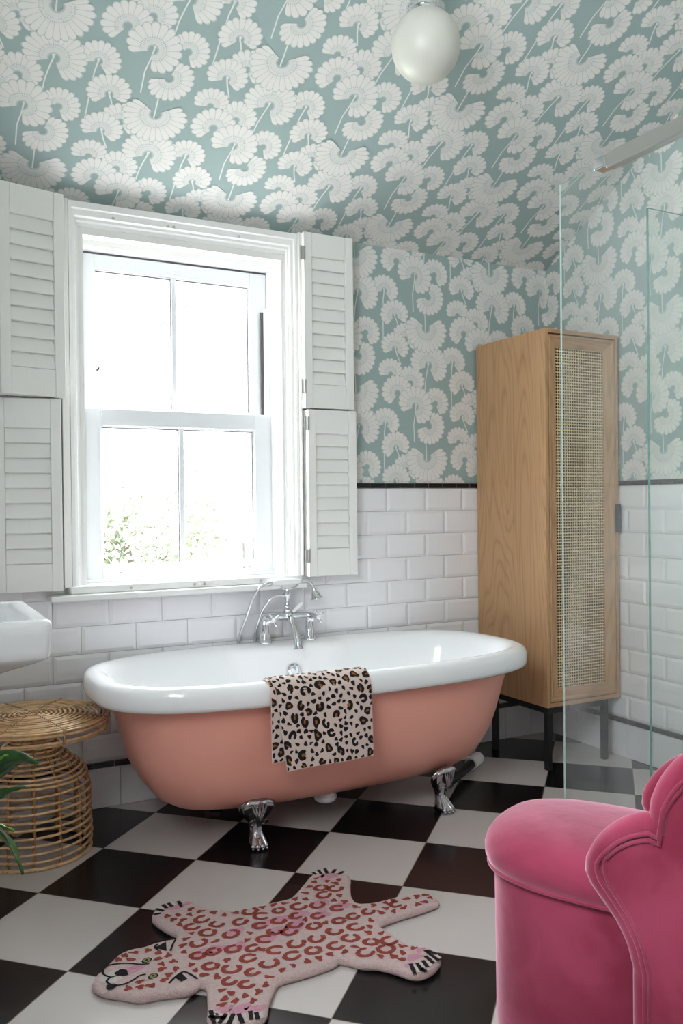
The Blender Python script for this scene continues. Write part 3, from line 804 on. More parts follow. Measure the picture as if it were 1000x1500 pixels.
def spots(F, P, S, seed, Wd, umax=1.):
    rnd = random.Random(seed); random.seed(seed); L = S[-1]; G = lambda a, b, l: F(min(max(a/Wd, .003), .997), min(max(b, .002), L-.002), l)
    pts = []; tries = 0
    while tries < 9000:
        tries += 1
        big = rnd.random() < (.6 if tries < 4000 else .05); r = rnd.uniform(.0130, .0180) if big else rnd.uniform(.0070, .0092)
        x, y = rnd.uniform(0, Wd*umax), rnd.uniform(0, L)
        if any((x-a)**2+(y-b)**2 < (r+c+.0016)**2 for a, b, c in pts): continue
        pts.append((x, y, r))
        if big:
            rot = rnd.uniform(0, pi); st = rnd.uniform(.8, 1.2)
            if rnd.random() < .75: blob(tw, G, x, y, r*.62, r*.55, 'towel_brown', .0006, rot=rot)
            if rnd.random() < .25: blob(tw, G, x, y, r*st, r*.8, 'towel_black', .0009, .3, rot=rot); blob(tw, G, x, y, r*.45, r*.25, 'towel_brown', .0012, rot=rot)
            else: cshape(tw, G, x, y, r*st, r/st, r*.78, rnd.uniform(.3, 1.3), rnd.uniform(0, 6), 'towel_black', .0009, .5, 14, rot)
        else: blob(tw, G, x, y, r, r*rnd.uniform(.55, .9), 'towel_black', .0009, .35, 10, rnd.uniform(0, pi))
spots(FBt, P1, S1, 5, .34); spots(FA, P0, S0, 9, .34, .18)
tag(tw.build('leopard_print_towel', smooth=40, weld=True), 'black and tan leopard-print towel hanging over the near rim of the bathtub', 'towel')

# ------------------------------------------------------------------ rug
RUG = {"outline":[[-0.283,-1.224],[-0.271,-1.194],[-0.259,-1.182],[-0.236,-1.16],[-0.206,-1.127],[-0.174,-1.114],[-0.137,-1.117],[-0.111,-1.112],[-0.082,-1.113],[-0.059,-1.116],[-0.049,-1.104],[-0.044,-1.088],[-0.062,-1.044],[-0.075,-0.99],[-0.072,-0.961],[-0.057,-0.937],[-0.029,-0.92],[-0.008,-0.917],[0.011,-0.923],[0.034,-0.94],[0.051,-0.975],[0.085,-1.015],[0.13,-1.048],[0.184,-1.054],[0.233,-1.054],[0.287,-1.055],[0.324,-1.03],[0.372,-0.984],[0.395,-0.96],[0.417,-0.945],[0.444,-0.932],[0.469,-0.934],[0.493,-0.959],[0.501,-0.984],[0.499,-1.011],[0.471,-1.063],[0.443,-1.124],[0.439,-1.165],[0.46,-1.182],[0.499,-1.192],[0.558,-1.191],[0.61,-1.201],[0.639,-1.22],[0.646,-1.246],[0.641,-1.264],[0.623,-1.272],[0.56,-1.279],[0.502,-1.281],[0.454,-1.288],[0.438,-1.296],[0.429,-1.313],[0.434,-1.342],[0.437,-1.389],[0.444,-1.428],[0.466,-1.45],[0.483,-1.474],[0.48,-1.505],[0.47,-1.523],[0.441,-1.543],[0.406,-1.551],[0.381,-1.537],[0.365,-1.506],[0.338,-1.469],[0.303,-1.445],[0.284,-1.417],[0.265,-1.397],[0.246,-1.405],[0.2,-1.411],[0.153,-1.412],[0.098,-1.413],[0.068,-1.443],[0.049,-1.47],[0.035,-1.492],[0.021,-1.519],[0.001,-1.536],[-0.031,-1.538],[-0.065,-1.525],[-0.088,-1.504],[-0.091,-1.475],[-0.077,-1.439],[-0.059,-1.381],[-0.054,-1.353],[-0.065,-1.338],[-0.076,-1.342],[-0.097,-1.352],[-0.134,-1.341],[-0.163,-1.333],[-0.204,-1.324],[-0.239,-1.292],[-0.271,-1.261]],"rosettes":[[0.033,-1.053],[-0.003,-1.08],[0.059,-1.098],[0.117,-1.115],[0.155,-1.16],[0.179,-1.113],[0.023,-1.129],[0.074,-1.165],[-0.014,-1.167],[0.232,-1.107],[0.208,-1.16],[0.289,-1.112],[0.26,-1.157],[0.238,-1.2],[0.14,-1.231],[-0.035,-1.225],[0.005,-1.225],[0.052,-1.237],[0.143,-1.292],[0.07,-1.295],[-0.023,-1.286],[0.017,-1.321],[0.105,-1.342],[0.056,-1.358],[0.201,-1.288],[0.168,-1.336],[-0.005,-1.368],[0.025,-1.4],[0.175,-1.208],[0.21,-1.227],[0.162,-1.074],[0.096,-1.257],[0.393,-1.04],[0.427,-1.064],[0.38,-1.083],[0.338,-1.129],[0.377,-1.172],[0.312,-1.185],[0.349,-1.236],[0.393,-1.233],[0.279,-1.23],[0.372,-1.287],[0.313,-1.28],[0.257,-1.291],[0.333,-1.33],[0.284,-1.346],[0.369,-1.372],[0.413,-1.389],[0.224,-1.339],[0.333,-1.409],[0.385,-1.42],[0.528,-1.23],[0.442,-1.229]],"spots":[[0.023,-0.984],[0.043,-1.008],[0.072,-1.033],[0.093,-1.059],[0.124,-1.063],[0.2,-1.068],[0.231,-1.071],[0.262,-1.077],[0.299,-1.068],[0.325,-1.082],[-0.016,-0.999],[0.012,-1.012],[-0.043,-0.991],[-0.035,-1.018],[-0.013,-1.032],[-0.028,-1.054],[-0.016,-1.112],[-0.038,-1.133],[-0.054,-1.161],[0.118,-1.184],[0.027,-1.18],[0.098,-1.214],[-0.06,-1.193],[-0.062,-1.257],[0.019,-1.28],[0.115,-1.276],[-0.048,-1.315],[-0.024,-1.337],[-0.061,-1.286],[0.151,-1.378],[0.121,-1.384],[0.081,-1.396],[0.062,-1.424],[-0.034,-1.394],[-0.019,-1.416],[0.037,-1.44],[0.005,-1.441],[0.19,-1.378],[0.273,-1.187],[0.407,-0.978],[0.428,-1.01],[0.462,-1.018],[0.394,-0.997],[0.442,-1.034],[0.367,-1.018],[0.418,-1.108],[0.411,-1.149],[0.39,-1.125],[0.425,-1.189],[0.471,-1.206],[0.47,-1.252],[0.493,-1.236],[0.509,-1.209],[0.533,-1.208],[0.571,-1.217],[0.605,-1.218],[0.63,-1.221],[0.633,-1.244],[0.606,-1.257],[0.582,-1.259],[0.537,-1.258],[0.504,-1.26],[0.313,-1.229],[0.424,-1.275],[0.405,-1.304],[0.386,-1.328],[0.415,-1.347],[0.324,-1.374],[0.29,-1.382],[0.252,-1.376],[0.221,-1.38],[0.427,-1.427],[0.446,-1.449],[0.412,-1.454],[0.383,-1.457],[0.394,-1.479],[0.356,-1.442],[0.339,-1.048],[0.014,-1.467],[-0.04,-1.43],[-0.022,-1.449],[-0.053,-1.448],[-0.136,-1.142],[-0.116,-1.166],[-0.099,-1.189],[-0.124,-1.193],[-0.094,-1.222],[-0.124,-1.22],[-0.129,-1.243],[-0.1,-1.257],[-0.122,-1.275],[-0.138,-1.292],[-0.211,-1.15],[-0.192,-1.138],[-0.168,-1.135],[-0.184,-1.164],[-0.19,-1.27],[-0.194,-1.292],[-0.171,-1.298],[-0.22,-1.285]],"eyes":[[-0.151,-1.187],[-0.156,-1.263]],"nose":[-0.217,-1.214],"chin":[-0.252,-1.26],"lines":[[[-0.15,-1.205],[-0.171,-1.196],[-0.199,-1.176],[-0.233,-1.165],[-0.251,-1.175],[-0.257,-1.197],[-0.245,-1.219],[-0.225,-1.219]],[[-0.169,-1.247],[-0.184,-1.246],[-0.203,-1.258],[-0.226,-1.264],[-0.247,-1.257],[-0.257,-1.234],[-0.245,-1.219]],[[-0.122,-1.114],[-0.092,-1.114],[-0.06,-1.118],[-0.073,-1.143],[-0.088,-1.172]],[[-0.113,-1.155],[-0.117,-1.135],[-0.107,-1.124]],[[-0.132,-1.311],[-0.11,-1.291],[-0.088,-1.28],[-0.076,-1.3],[-0.068,-1.325]]],"ears":[[[-0.115,-1.139],[-0.088,-1.127],[-0.097,-1.163]],[[-0.111,-1.295],[-0.095,-1.286],[-0.091,-1.311],[-0.104,-1.315]]],"claws":[[[-0.058,-0.94],[-0.046,-0.957]],[[-0.036,-0.924],[-0.033,-0.945]],[[-0.02,-0.922],[-0.017,-0.943]],[[0.007,-0.925],[0.007,-0.945]],[[-0.072,-0.966],[-0.057,-0.968]],[[0.416,-0.94],[0.419,-0.953]],[[0.438,-0.932],[0.434,-0.956]],[[0.459,-0.933],[0.452,-0.96]],[[0.484,-0.953],[0.467,-0.968]],[[0.498,-0.977],[0.481,-0.985]],[[0.4,-1.512],[0.388,-1.545]],[[0.415,-1.516],[0.409,-1.545]],[[0.434,-1.512],[0.429,-1.537]],[[0.414,-1.537],[0.414,-1.553]],[[0.451,-1.499],[0.451,-1.529]],[[0.465,-1.478],[0.468,-1.522]],[[0.47,-1.477],[0.48,-1.499]],[[-0.083,-1.464],[-0.09,-1.503]],[[-0.059,-1.489],[-0.079,-1.509]],[[-0.045,-1.497],[-0.063,-1.522]],[[-0.033,-1.503],[-0.037,-1.532]],[[-0.008,-1.505],[-0.015,-1.529]],[[0.002,-1.515],[-0.003,-1.535]],[[-0.09,-1.48],[-0.066,-1.497]]],"pink":[[[-0.011,-0.952],0.03],[[0.021,-0.947],0.025],[[0.45,-0.984],0.04],[[0.428,-0.969],0.02],[[0.428,-1.486],0.03],[[0.457,-1.465],0.022],[[0.397,-1.51],0.02],[[-0.057,-1.47],0.035],[[-0.021,-1.482],0.035],[[0.008,-1.498],0.03]]}
RZ = .022
def rug():
    out = [Vector((x, y, 0)) for x, y in RUG['outline']]
    out = cr(out, 3, closed=True)
    n = len(out)
    area = sum(out[i].x*out[(i+1) % n].y-out[(i+1) % n].x*out[i].y for i in range(n))
    if area < 0: out.reverse()
    mb = MB()
    def ring(off, z, jit=0):
        r = []
        for i in range(n):
            d = (out[(i+2) % n]-out[i-2]).normalized(); nn = Vector((d.y, -d.x, 0))
            r.append(out[i]+nn*(off+random.uniform(-jit, jit))+Vector((0, 0, z)))
        return r
    rings = [ring(-.001, .001), ring(.004, .005, .0006), ring(.0055, .010, .0008), ring(.004, .0155, .0008), ring(0, .0195, .0006), ring(-.005, RZ-.0006)]
    mb.grid(rings, 'rug_base', closed=True)
    # top and underside
    from mathutils.geometry import tessellate_polygon
    top = [Vector((p.x, p.y, 0)) for p in rings[-1]]
    for tri in tessellate_polygon([top]):
        P = [(top[i].x, top[i].y, RZ-.0006) for i in tri]
        if (Vector(P[1])-Vector(P[0])).cross(Vector(P[2])-Vector(P[0])).z < 0: P.reverse()
        mb.face(P, 'rug_base'); mb.face([(p[0], p[1], .001) for p in reversed(P)], 'rug_back')
    F = lambda x, y, l: (x, y, RZ-.0004+l)
    random.seed(3)
    # pink flush along the spine and in the paws
    for (c, r) in RUG['pink']: blob(mb, F, c[0], c[1], r*.8, r*.42, 'rug_pink', .0002, .3, 20, random.uniform(-.3, .5))
    R_ = RUG['rosettes']; S_ = RUG['spots']
    for i, (x, y) in enumerate(R_):
        if abs(y-(-1.215+.18*(x-.05))) < .05: blob(mb, F, x+.01, y+.005, .030, .020, 'rug_pink', .0002, .4, 16, .2)
    for i, (x, y) in enumerate(R_):
        r = random.uniform(.0185, .0225); 
        cshape(mb, F, x, y, r*1.18, r, .0125, random.choice((.9, 1.2, .5, .15, 1.4)), random.uniform(-.9, .9)+.5, 'rug_rust', .0006, .5, 22, random.uniform(-.4, .4))
    for x, y in S_:
        blob(mb, F, x, y, random.uniform(.0095, .013), random.uniform(.0065, .009), 'rug_rust', .0006, .5, 12, random.uniform(0, 3))
    # face
    for x, y in RUG['eyes']:
        blob(mb, F, x, y, .017, .0125, 'rug_white', .0006, .1, 18, .5); blob(mb, F, x, y, .0135, .0105, 'rug_black', .0009, .1, 18, .5)
        blob(mb, F, x, y, .0095, .0078, 'rug_eye', .0012, .08, 16, .5); blob(mb, F, x, y, .0035, .0035, 'rug_black', .0015, .05, 10)
    x, y = RUG['nose']; blob(mb, F, x-.022, y-.004, .034, .024, 'rug_white', .0003, .15, 20, .3)
    blob(mb, F, x+.03, y+.004, .034, .013, 'rug_pink', .0004, .15, 18, .35)
    blob(mb, F, x, y, .014, .016, 'rug_black', .0012, .25, 18, .3)
    x, y = RUG['chin']; blob(mb, F, x, y, .013, .012, 'rug_black', .0012, .25, 16)
    def line(P, w, m, lay):
        P = [Vector((p[0], p[1], 0)) for p in P]
        if len(P) > 2: P = cr(P, 4)
        L_ = []; N = len(P)
        for i, p in enumerate(P):
            d = (P[min(i+1, N-1)]-P[max(i-1, 0)]).normalized(); nn = Vector((-d.y, d.x, 0)); q = w*(.75+.25*random.random())*(1 if N < 3 else 1)
            L_.append((p+nn*q/2, p-nn*q/2))
        for (a, b), (c, d) in zip(L_, L_[1:]): mb.face([F(a.x, a.y, lay), F(b.x, b.y, lay), F(d.x, d.y, lay), F(c.x, c.y, lay)], m)
    for l in RUG['lines']: line(l, .0060, 'rug_black', .0009)
    for e in RUG['ears']:
        ec = sum((Vector((*p, 0)) for p in e), Vector())/len(e); e = [tuple((ec+(Vector((*p, 0))-ec)*1.25)[:2]) for p in e]
        mb.face([F(p[0], p[1], .0009) for p in e], 'rug_black')
    for c in RUG['claws']:
        a, b = Vector((*c[0], 0)), Vector((*c[1], 0)); k = (b-a)
        line([a-k*.15, a+k*.5, a+k*1.15], .0115, 'rug_black', .0009)
        s = Vector((-k.y, k.x, 0)).normalized()*.0105
        line([a+s, b+s], .008, 'rug_white', .0007)
    return mb
o = rug().build('leopard_rug', smooth=50)
tag(o, 'pink and rust big-cat shaped tufted rug lying flat on the checkered floor', 'rug')

# ------------------------------------------------------------------ tall cabinet
cx0, cx1, cy0, cy1, cz0, cz1 = 1.722, 2.134, -.486, -.014, .263, 1.848
cab = thing('tall_cabinet', ((cx0+cx1)/2, (cy0+cy1)/2, 0), 'tall oak cabinet with a woven cane door on black metal legs, in the corner', 'cabinet')
mb = MB(); q = .018
mb.box(cx0, cx0+q, cy0, cy1, cz0, cz1, 'oak'); mb.box(cx1-q, cx1, cy0, cy1, cz0, cz1, 'oak')
mb.box(cx0+q, cx1-q, cy0, cy1, cz1-q, cz1, 'oak_x'); mb.box(cx0+q, cx1-q, cy0, cy1, cz0, cz0+q, 'oak_x')
mb.box(cx0+q, cx1-q, cy1-.008, cy1, cz0+q, cz1-q, 'oak_shaded')
mb.build('carcass', cab, bevel=.0015)
for z in (.66, 1.05, 1.45):
    mb = MB(); mb.box(cx0+q, cx1-q, cy0+.05, cy1-.008, z, z+.016, 'oak_shaded'); mb.build('shelf', cab)
dx0, dx1, dz0, dz1 = cx0+q+.003, cx1-q-.003, cz0+q+.004, cz1-q-.006
W = .050; mb = MB()
pr = [(0, -.466), (0, -.485), (.008, -.486), (.014, -.482), (.018, -.480), (.022, -.480), (W-.006, -.472), (W, -.470), (W, -.462)]
rows = [[(dx0+d, y, dz0+d), (dx1-d, y, dz0+d), (dx1-d, y, dz1-d), (dx0+d, y, dz1-d)] for d, y in pr]
def side(k, m):
    a, b = k, (k+1) % 4
    mb.grid([[r[a], r[b]] for r in rows], m)
side(0, 'oak_x'); side(1, 'oak'); side(2, 'oak_x'); side(3, 'oak')
door = mb.build('door', cab, smooth=30)
gx0, gx1, gz0, gz1 = dx0+W, dx1-W, dz0+W, dz1-W
mb = MB(); cell = .0128; nx = round((gx1-gx0)/cell); nz = round((gz1-gz0)/cell); sx_, sz_ = (gx1-gx0)/nx, (gz1-gz0)/nz
k0 = 0; yc_ = -.4665
hp = [(cos(pi/8+i*pi/4)*.0045, sin(pi/8+i*pi/4)*.0045) for i in range(8)]
for i in range(nx):
    for j in range(nz):
        x, z = gx0+(i+.5)*sx_, gz0+(j+.5)*sz_
        O = [(x+sx_/2, z+sz_*.2), (x+sx_*.2, z+sz_/2), (x-sx_*.2, z+sz_/2), (x-sx_/2, z+sz_*.2), (x-sx_/2, z-sz_*.2), (x-sx_*.2, z-sz_/2), (x+sx_*.2, z-sz_/2), (x+sx_/2, z-sz_*.2)]
        Hh = [(x+a, z+b) for a, b in hp]
        C4 = {0: (x+sx_/2, z+sz_/2), 2: (x-sx_/2, z+sz_/2), 4: (x-sx_/2, z-sz_/2), 6: (x+sx_/2, z-sz_/2)}
        for e in range(8):
            f = (e+1) % 8; yo = yc_-(.0012 if e % 2 else 0)
            pts = [O[e]]+([C4[e]] if e in C4 else [])+[O[f], Hh[f], Hh[e]]
            ys = [yc_]*(len(pts)-2)+[yc_-.0009, yc_-.0009]
            mb.face([(p[0], y_, p[1]) for p, y_ in zip(pts, ys)], 'cane')
mb.build('cane_panel', door)
mb = MB(); hx = 2.1165
mb.box(hx-.003, hx+.010, -.504, -.484, .988, 1.112, 'black_metal')
mb.build('handle', door, bevel=.001)
mb = MB(); L = .024
for (x, y) in ((1.724, -.484), (1.724, -.130), (2.040, -.484), (2.040, -.130)):
    b = MB(); b.box(x, x+L, y, y+L, 0, .238, 'black_metal'); b.build('leg', cab, bevel=.001)
mb.box(1.724, 2.064, -.484, -.460, .238, .263, 'black_metal'); mb.box(1.724, 2.064, -.130, -.106, .238, .263, 'black_metal')
mb.box(1.724, 1.748, -.460, -.130, .238, .263, 'black_metal'); mb.box(2.040, 2.064, -.460, -.130, .238, .263, 'black_metal')
mb.build('base_frame', cab, bevel=.001)

# ------------------------------------------------------------------ rattan side table
rx, ry = -.288, -.300
tab = thing('rattan_side_table', (rx, ry, 0), 'round honey rattan side table with a wide flat top and a bottle-shaped cage base', 'side table')
def ringp(r, z, n=56, wob=.0012, ph=0, sy=1):
    return [(rx+(r+wob*sin(5*t+ph)+random.uniform(-.0006, .0006))*cos(t), ry+(r+wob*sin(4*t+ph))*sin(t), z+wob*.9*sin(3*t+ph*2)+random.uniform(-.0005, .0005)) for t in [2*pi*i/n for i in range(n)]]
def Rb(z): return lerp_tab([(0, .178), (.05, .181), (.20, .179), (.245, .172), (.275, .150), (.300, .122), (.325, .092), (.345, .079), (.41, .080), (.436, .086)], z)
random.seed(11)
mb = MB(); z = .006; i = 0
while z < .262: mb.tube(ringp(Rb(z), z, ph=i*1.3), .0044 if z > .01 else .0065, 'rattan', 7, closed=True); z += .0245; i += 1
for z in (.262, .275, .288, .300, .312, .325, .340, .356, .372, .388, .404, .420): mb.tube(ringp(Rb(z), z, 44, ph=z*50), .0042, 'rattan', 7, closed=True)
mb.build('cage_base', tab, smooth=60)
mb = MB(); NS = 14
zs = [.004, .05, .1, .15, .2, .235, .262, .285, .305, .325, .345, .37, .40, .432]
for k in range(NS):
    a = 2*pi*k/NS+.1
    mb.tube([(rx+(Rb(z)-.005)*cos(a), ry+(Rb(z)-.005)*sin(a), z) for z in zs], .0042, 'rattan_bind', 6)
    for z in [.006+.0245*i for i in range(11)]+[.288, .312, .340, .372, .404]:
        for s in (-1, 1):
            r = Rb(z); d = .007
            mb.tube([(rx+(r-.004)*cos(a-s*.03*(.18/r)), ry+(r-.004)*sin(a-s*.03*(.18/r)), z-s*d), (rx+(r+.0062)*cos(a), ry+(r+.0062)*sin(a), z), (rx+(r-.004)*cos(a+s*.03*(.18/r)), ry+(r-.004)*sin(a+s*.03*(.18/r)), z+s*d)], .0018, 'rattan_bind', 5)
mb.build('stake', tab, smooth=60)
mb = MB(); RT = .238
def zt(r): return .449-.010*(r/RT)**2
rr = [.012+.0153*i for i in range(16)]
for i, r in enumerate(rr): mb.tube(ringp(r, zt(r), max(20, int(28+r*120)), .0012, i*.9), .0040, 'rattan', 7, closed=True)
for r, z in ((RT, .437), (RT+.003, .428), (RT-.002, .404), (RT-.006, .397)): mb.tube(ringp(r, z, 72, .0012, z*90), .0050, 'rattan', 8, closed=True)
mb.build('tabletop', tab, smooth=60)
mb = MB()
for k in range(8):
    a = 2*pi*k/8+.25; c_, s_ = cos(a), sin(a)
    mb.tube([(rx+r*c_, ry+r*s_, zt(r)-.0055) for r in (.01, .08, .16, .235)], .004, 'rattan', 6)
    for r in rr[::1]:
        w_ = .008
        for s in (-1, 1):
            mb.tube([(rx+(r-s*.005)*c_-w_*s_*.6, ry+(r-s*.005)*s_+w_*c_*.6, zt(r)), (rx+r*c_, ry+r*s_, zt(r)+.0052), (rx+(r+s*.005)*c_+w_*s_*.6, ry+(r+s*.005)*s_-w_*c_*.6, zt(r))], .0017, 'rattan_bind', 5)
    mb.tube([(rx+RT*c_, ry+RT*s_, .441), (rx+(RT+.007)*c_, ry+(RT+.007)*s_, .430), (rx+(RT+.002)*c_, ry+(RT+.002)*s_, .398)], .0042, 'rattan_bind', 6)
    mb.tube([(rx+(RT-.004)*c_, ry+(RT-.004)*s_, .400), (rx+.16*c_, ry+.16*s_, .412), (rx+.08*c_, ry+.08*s_, .425)], .004, 'rattan', 6)
mb.build('top_spoke', tab, smooth=60)

# ------------------------------------------------------------------ basin
sk = thing('pedestal_basin', (-.615, -.69, 0), 'white ceramic pedestal basin with a squared bowl, on the left above the rattan table', 'basin')
def rrect(x0, x1, y0, y1, r, z, n=6):
    P = []
    for (cx, cy, a0) in ((x1-r, y1-r, 0), (x0+r, y1-r, pi/2), (x0+r, y0+r, pi), (x1-r, y0+r, 3*pi/2)):
        for i in range(n+1):
            t = a0+pi/2*i/n; P.append((cx+r*cos(t), cy+r*sin(t), z))
    return P
bx0, bx1, by0, by1 = XL+.009, -.325, -.965, -.425
mb = MB()
rows = []
for ins, z, r in ((.24, .655, .06), (.17, .668, .06), (.10, .69, .05), (.030, .722, .035), (.008, .735, .02), (.003, .742, .028), (.001, .76, .026), (.0, .80, .024), (-.002, .822, .024), (.002, .832, .022), (.010, .836, .02), (.040, .8355, .03), (.047, .833, .03), (.052, .824, .03), (.070, .76, .05), (.11, .72, .07), (.18, .71, .06)):
    xa = bx0 if z < .834 and ins < .03 else bx0+ins+(.06 if ins >= .04 and rows and len(rows) > 10 else 0)
    rows.append(rrect(max(bx0, xa), bx1-ins, by0+ins, by1-ins, r, z))
mb.grid(rows, 'ceramic', closed=True, cap0=True, cap1=True); bs = mb.build('bowl', sk, smooth=50)
mb = MB(); mb.grid([rrect(-.80+i, -.56-i*.5, -.79+i, -.60-i, .05, z) for i, z in ((-.01, .0), (-.008, .02), (.01, .05), (.022, .30), (.018, .55), (-.015, .66))], 'ceramic', closed=True, cap0=True, cap1=True)
mb.build('pedestal', sk, smooth=50)
for y in (-.80, -.59):
    mb = MB(); c = Vector((-.845, y, .836)); mb.lathe([(.0001, 0), (.024, 0), (.020, .01), (.012, .03), (.012, .055), (.0001, .058)], c, 'chrome', 18)
    mb.tube([c+Vector((0, 0, .04)), c+Vector((.05, 0, .05)), c+Vector((.085, 0, .035))], [.01, .009, .008], 'chrome', 12)
    for k in range(4): mb.tube([c+Vector((0, 0, .066)), c+Vector((.028*cos(k*pi/2), .028*sin(k*pi/2), .066))], .004, 'chrome', 8)
    mb.build('pillar_tap', sk, smooth=50)

# ------------------------------------------------------------------ plant
px_, py_ = -.600, -1.10
pl = thing('potted_plant', (px_, py_, 0), 'green potted plant with glossy pointed leaves, in front of the rattan table', 'plant')
mb = MB(); mb.lathe([(.0001, 0), (.075, 0), (.082, .01), (.10, .16), (.105, .165), (.105, .185), (.095, .185), (.092, .165), (.0001, .165)], (px_, py_, 0), 'terracotta', 32); mb.build('pot', pl, smooth=40)
mb = MB(); mb.lathe([(.0001, .172), (.09, .168)], (px_, py_, 0), 'soil', 24); mb.build('soil', pl)
def leaf(pts, w, m, twist=0., fold=.35):
    b = MB(); P = cr(pts, 6); N = len(P); rows = []
    for i, p in enumerate(P):
        t = i/(N-1); d = (P[min(i+1, N-1)]-P[max(i-1, 0)]).normalized(); s = d.cross(Vector((0, 0, 1)))
        if s.length < .05: s = Vector((1, 0, 0))
        s.normalize(); up = s.cross(d); a = twist; s, up = s*cos(a)+up*sin(a), up*cos(a)-s*sin(a)
        h = w*max(.015, (sin(pi*min(1, t**.8)))**.75*(1-.15*t)) if t < 1 else .0005
        if t < .12: h = w*.10
        r = []
        for k in (-1, -.6, -.25, 0, .25, .6, 1):
            r.append(p+s*h*k+up*(abs(k)*h*fold+.002*sin(18*t+k*4)))
        rows.append(r)
    b.grid(rows, m)
    o = b.build('leaf', pl, smooth=180)
    so = o.modifiers.new('thickness', 'SOLIDIFY'); so.thickness = .0012
def stalk(P):
    b = MB(); b.tube(cr(P, 5), .004, 'leaf_young', 8); b.build('stem', pl, smooth=60)
V = Vector
base = V((px_, py_, .17))
LV = [([[-0.55, -0.998, 0.435], [-0.501, -1.046, 0.482], [-0.439, -1.112, 0.535], [-0.391, -1.16, 0.528]], 0.036, 'leaf', 0.9), ([[-0.539, -1.06, 0.475], [-0.496, -1.082, 0.507], [-0.467, -1.097, 0.535], [-0.449, -1.107, 0.546]], 0.016, 'leaf_young', 0.3), ([[-0.552, -1.02, 0.401], [-0.495, -1.061, 0.428], [-0.454, -1.105, 0.459], [-0.414, -1.126, 0.471]], 0.014, 'leaf', 0.9), ([[-0.555, -1.053, 0.356], [-0.512, -1.076, 0.376], [-0.469, -1.098, 0.379], [-0.44, -1.113, 0.366]], 0.014, 'leaf_young', 0.5), ([[-0.54, -1.061, 0.38], [-0.493, -1.108, 0.383], [-0.454, -1.14, 0.342], [-0.428, -1.166, 0.282]], 0.032, 'leaf', 0.5), ([[-0.577, -0.928, 0.393], [-0.603, -0.857, 0.514], [-0.616, -0.793, 0.587], [-0.582, -0.754, 0.647]], 0.03, 'leaf', 0.2), ([[-0.611, -1.023, 0.412], [-0.667, -1.05, 0.478], [-0.721, -1.078, 0.48], [-0.76, -1.114, 0.438]], 0.035, 'leaf', 0.3), ([[-0.599, -1.086, 0.414], [-0.617, -1.245, 0.498], [-0.633, -1.349, 0.506], [-0.642, -1.458, 0.478]], 0.035, 'leaf', 0.3)]
for pts, w, m, tw_ in LV:
    leaf([V(p) for p in pts], w, m, tw_)
    p0 = V(pts[0]); stalk([base+V((random.uniform(-.02, .02), random.uniform(-.02, .02), 0)), base.lerp(p0, .5)+V((0, 0, .04)), p0])

# ------------------------------------------------------------------ velvet chair
CO = V((.627, -1.99, 0)); fw = V((-.487, .873, 0)).normalized(); nw = V((fw.y, -fw.x, 0))
ch = thing('velvet_chair', CO, 'pink velvet shell-back chair with a skirted base and padded round seat, in the right foreground', 'chair')
def CP(f, n, z): return CO+fw*f+nw*n+V((0, 0, z))
def seat_ring(ins, z, N=72, f0=.035, af=.258, bn=.178, e=2.7):
    r = []
    for j in range(N):
        t = 2*pi*j/N; c, s = cos(t), sin(t)
        r.append(CP(f0+(af-ins)*math.copysign(abs(c)**(2/e), c), (bn-ins)*math.copysign(abs(s)**(2/e), s), z))
    return r
mb = MB(); mb.grid([seat_ring(a, z) for a, z in ((.020, .006), (.018, .05), (.017, .2), (.016, .33), (.016, .372))], 'velvet', closed=True, cap0=True, cap1=True, flip=True)
mb.build('skirt', ch, smooth=60)
mb = MB(); mb.grid([seat_ring(a, z) for a, z in ((.06, .366), (.014, .368), (.004, .376), (-.002, .392), (-.003, .410), (.002, .428), (.012, .443), (.028, .454), (.055, .463), (.09, .468), (.13, .471), (.165, .472))], 'velvet', closed=True, cap0=True, cap1=True, flip=True)
st = mb.build('seat_cushion', ch, smooth=70)
mb = MB(); mb.tube(seat_ring(.006, .373), .0052, 'velvet', 8, closed=True); mb.build('piping', st, smooth=60)
# shell back: plan path from the near arm round to the far arm
half = [(.012, -.206), (-.06, -.212), (-.13, -.208), (-.19, -.190), (-.245, -.150), (-.285, -.085), (-.298, 0)]
path = cr([V((f, n, 0)) for f, n in half]+[V((f, -n, 0)) for f, n in reversed(half[:-1])], 10)
S = [0]
for a, b in zip(path, path[1:]): S.append(S[-1]+(b-a).length)
LT = S[-1]
lob = [(0, .455), (.118, .562), (.205, .690), (.315, .800), (LT/2, .850)]
def topz(s):
    s = min(s, LT-s)
    for (a, za), (b, zb) in zip(lob, lob[1:]):
        if s <= b+1e-9:
            t = (s-a)/(b-a); base_ = za+(.022 if a > 0 else 0)
            return base_+(zb-base_)*(max(0, sin(min(1, t*1.02)*pi/2)))**.62-(.010*max(0, (t-.86)/.14) if b < LT/2 else 0)
    return lob[-1][1]
def shift(z): return lerp_tab([(0, -.087), (.30, -.087), (.345, -.076), (.385, -.056), (.42, -.028), (.44, -.010), (.46, 0), (.9, 0)], z)
def pos(s, z, off):
    """off = distance outwards from the mid surface"""
    i = min(range(len(S)), key=lambda k: abs(S[k]-s))
    p = path[i]; d = (path[min(i+1, len(path)-1)]-path[max(i-1, 0)]).normalized(); nn = V((-d.y, d.x, 0))
    if nn.dot(p-V((-.02, 0, 0))) < 0: nn = -nn
    m = min(s, LT-s); w = max(0, 1-m/.16); sh = shift(z)*w
    flare = .012*max(0, (z-.45)/.4)
    return CP(p.x+sh+nn.x*(off+flare), p.y+nn.y*(off+flare), z)
NZ = 26; mbo = MB(); mbi = MB()
rowo = []; rowi = []
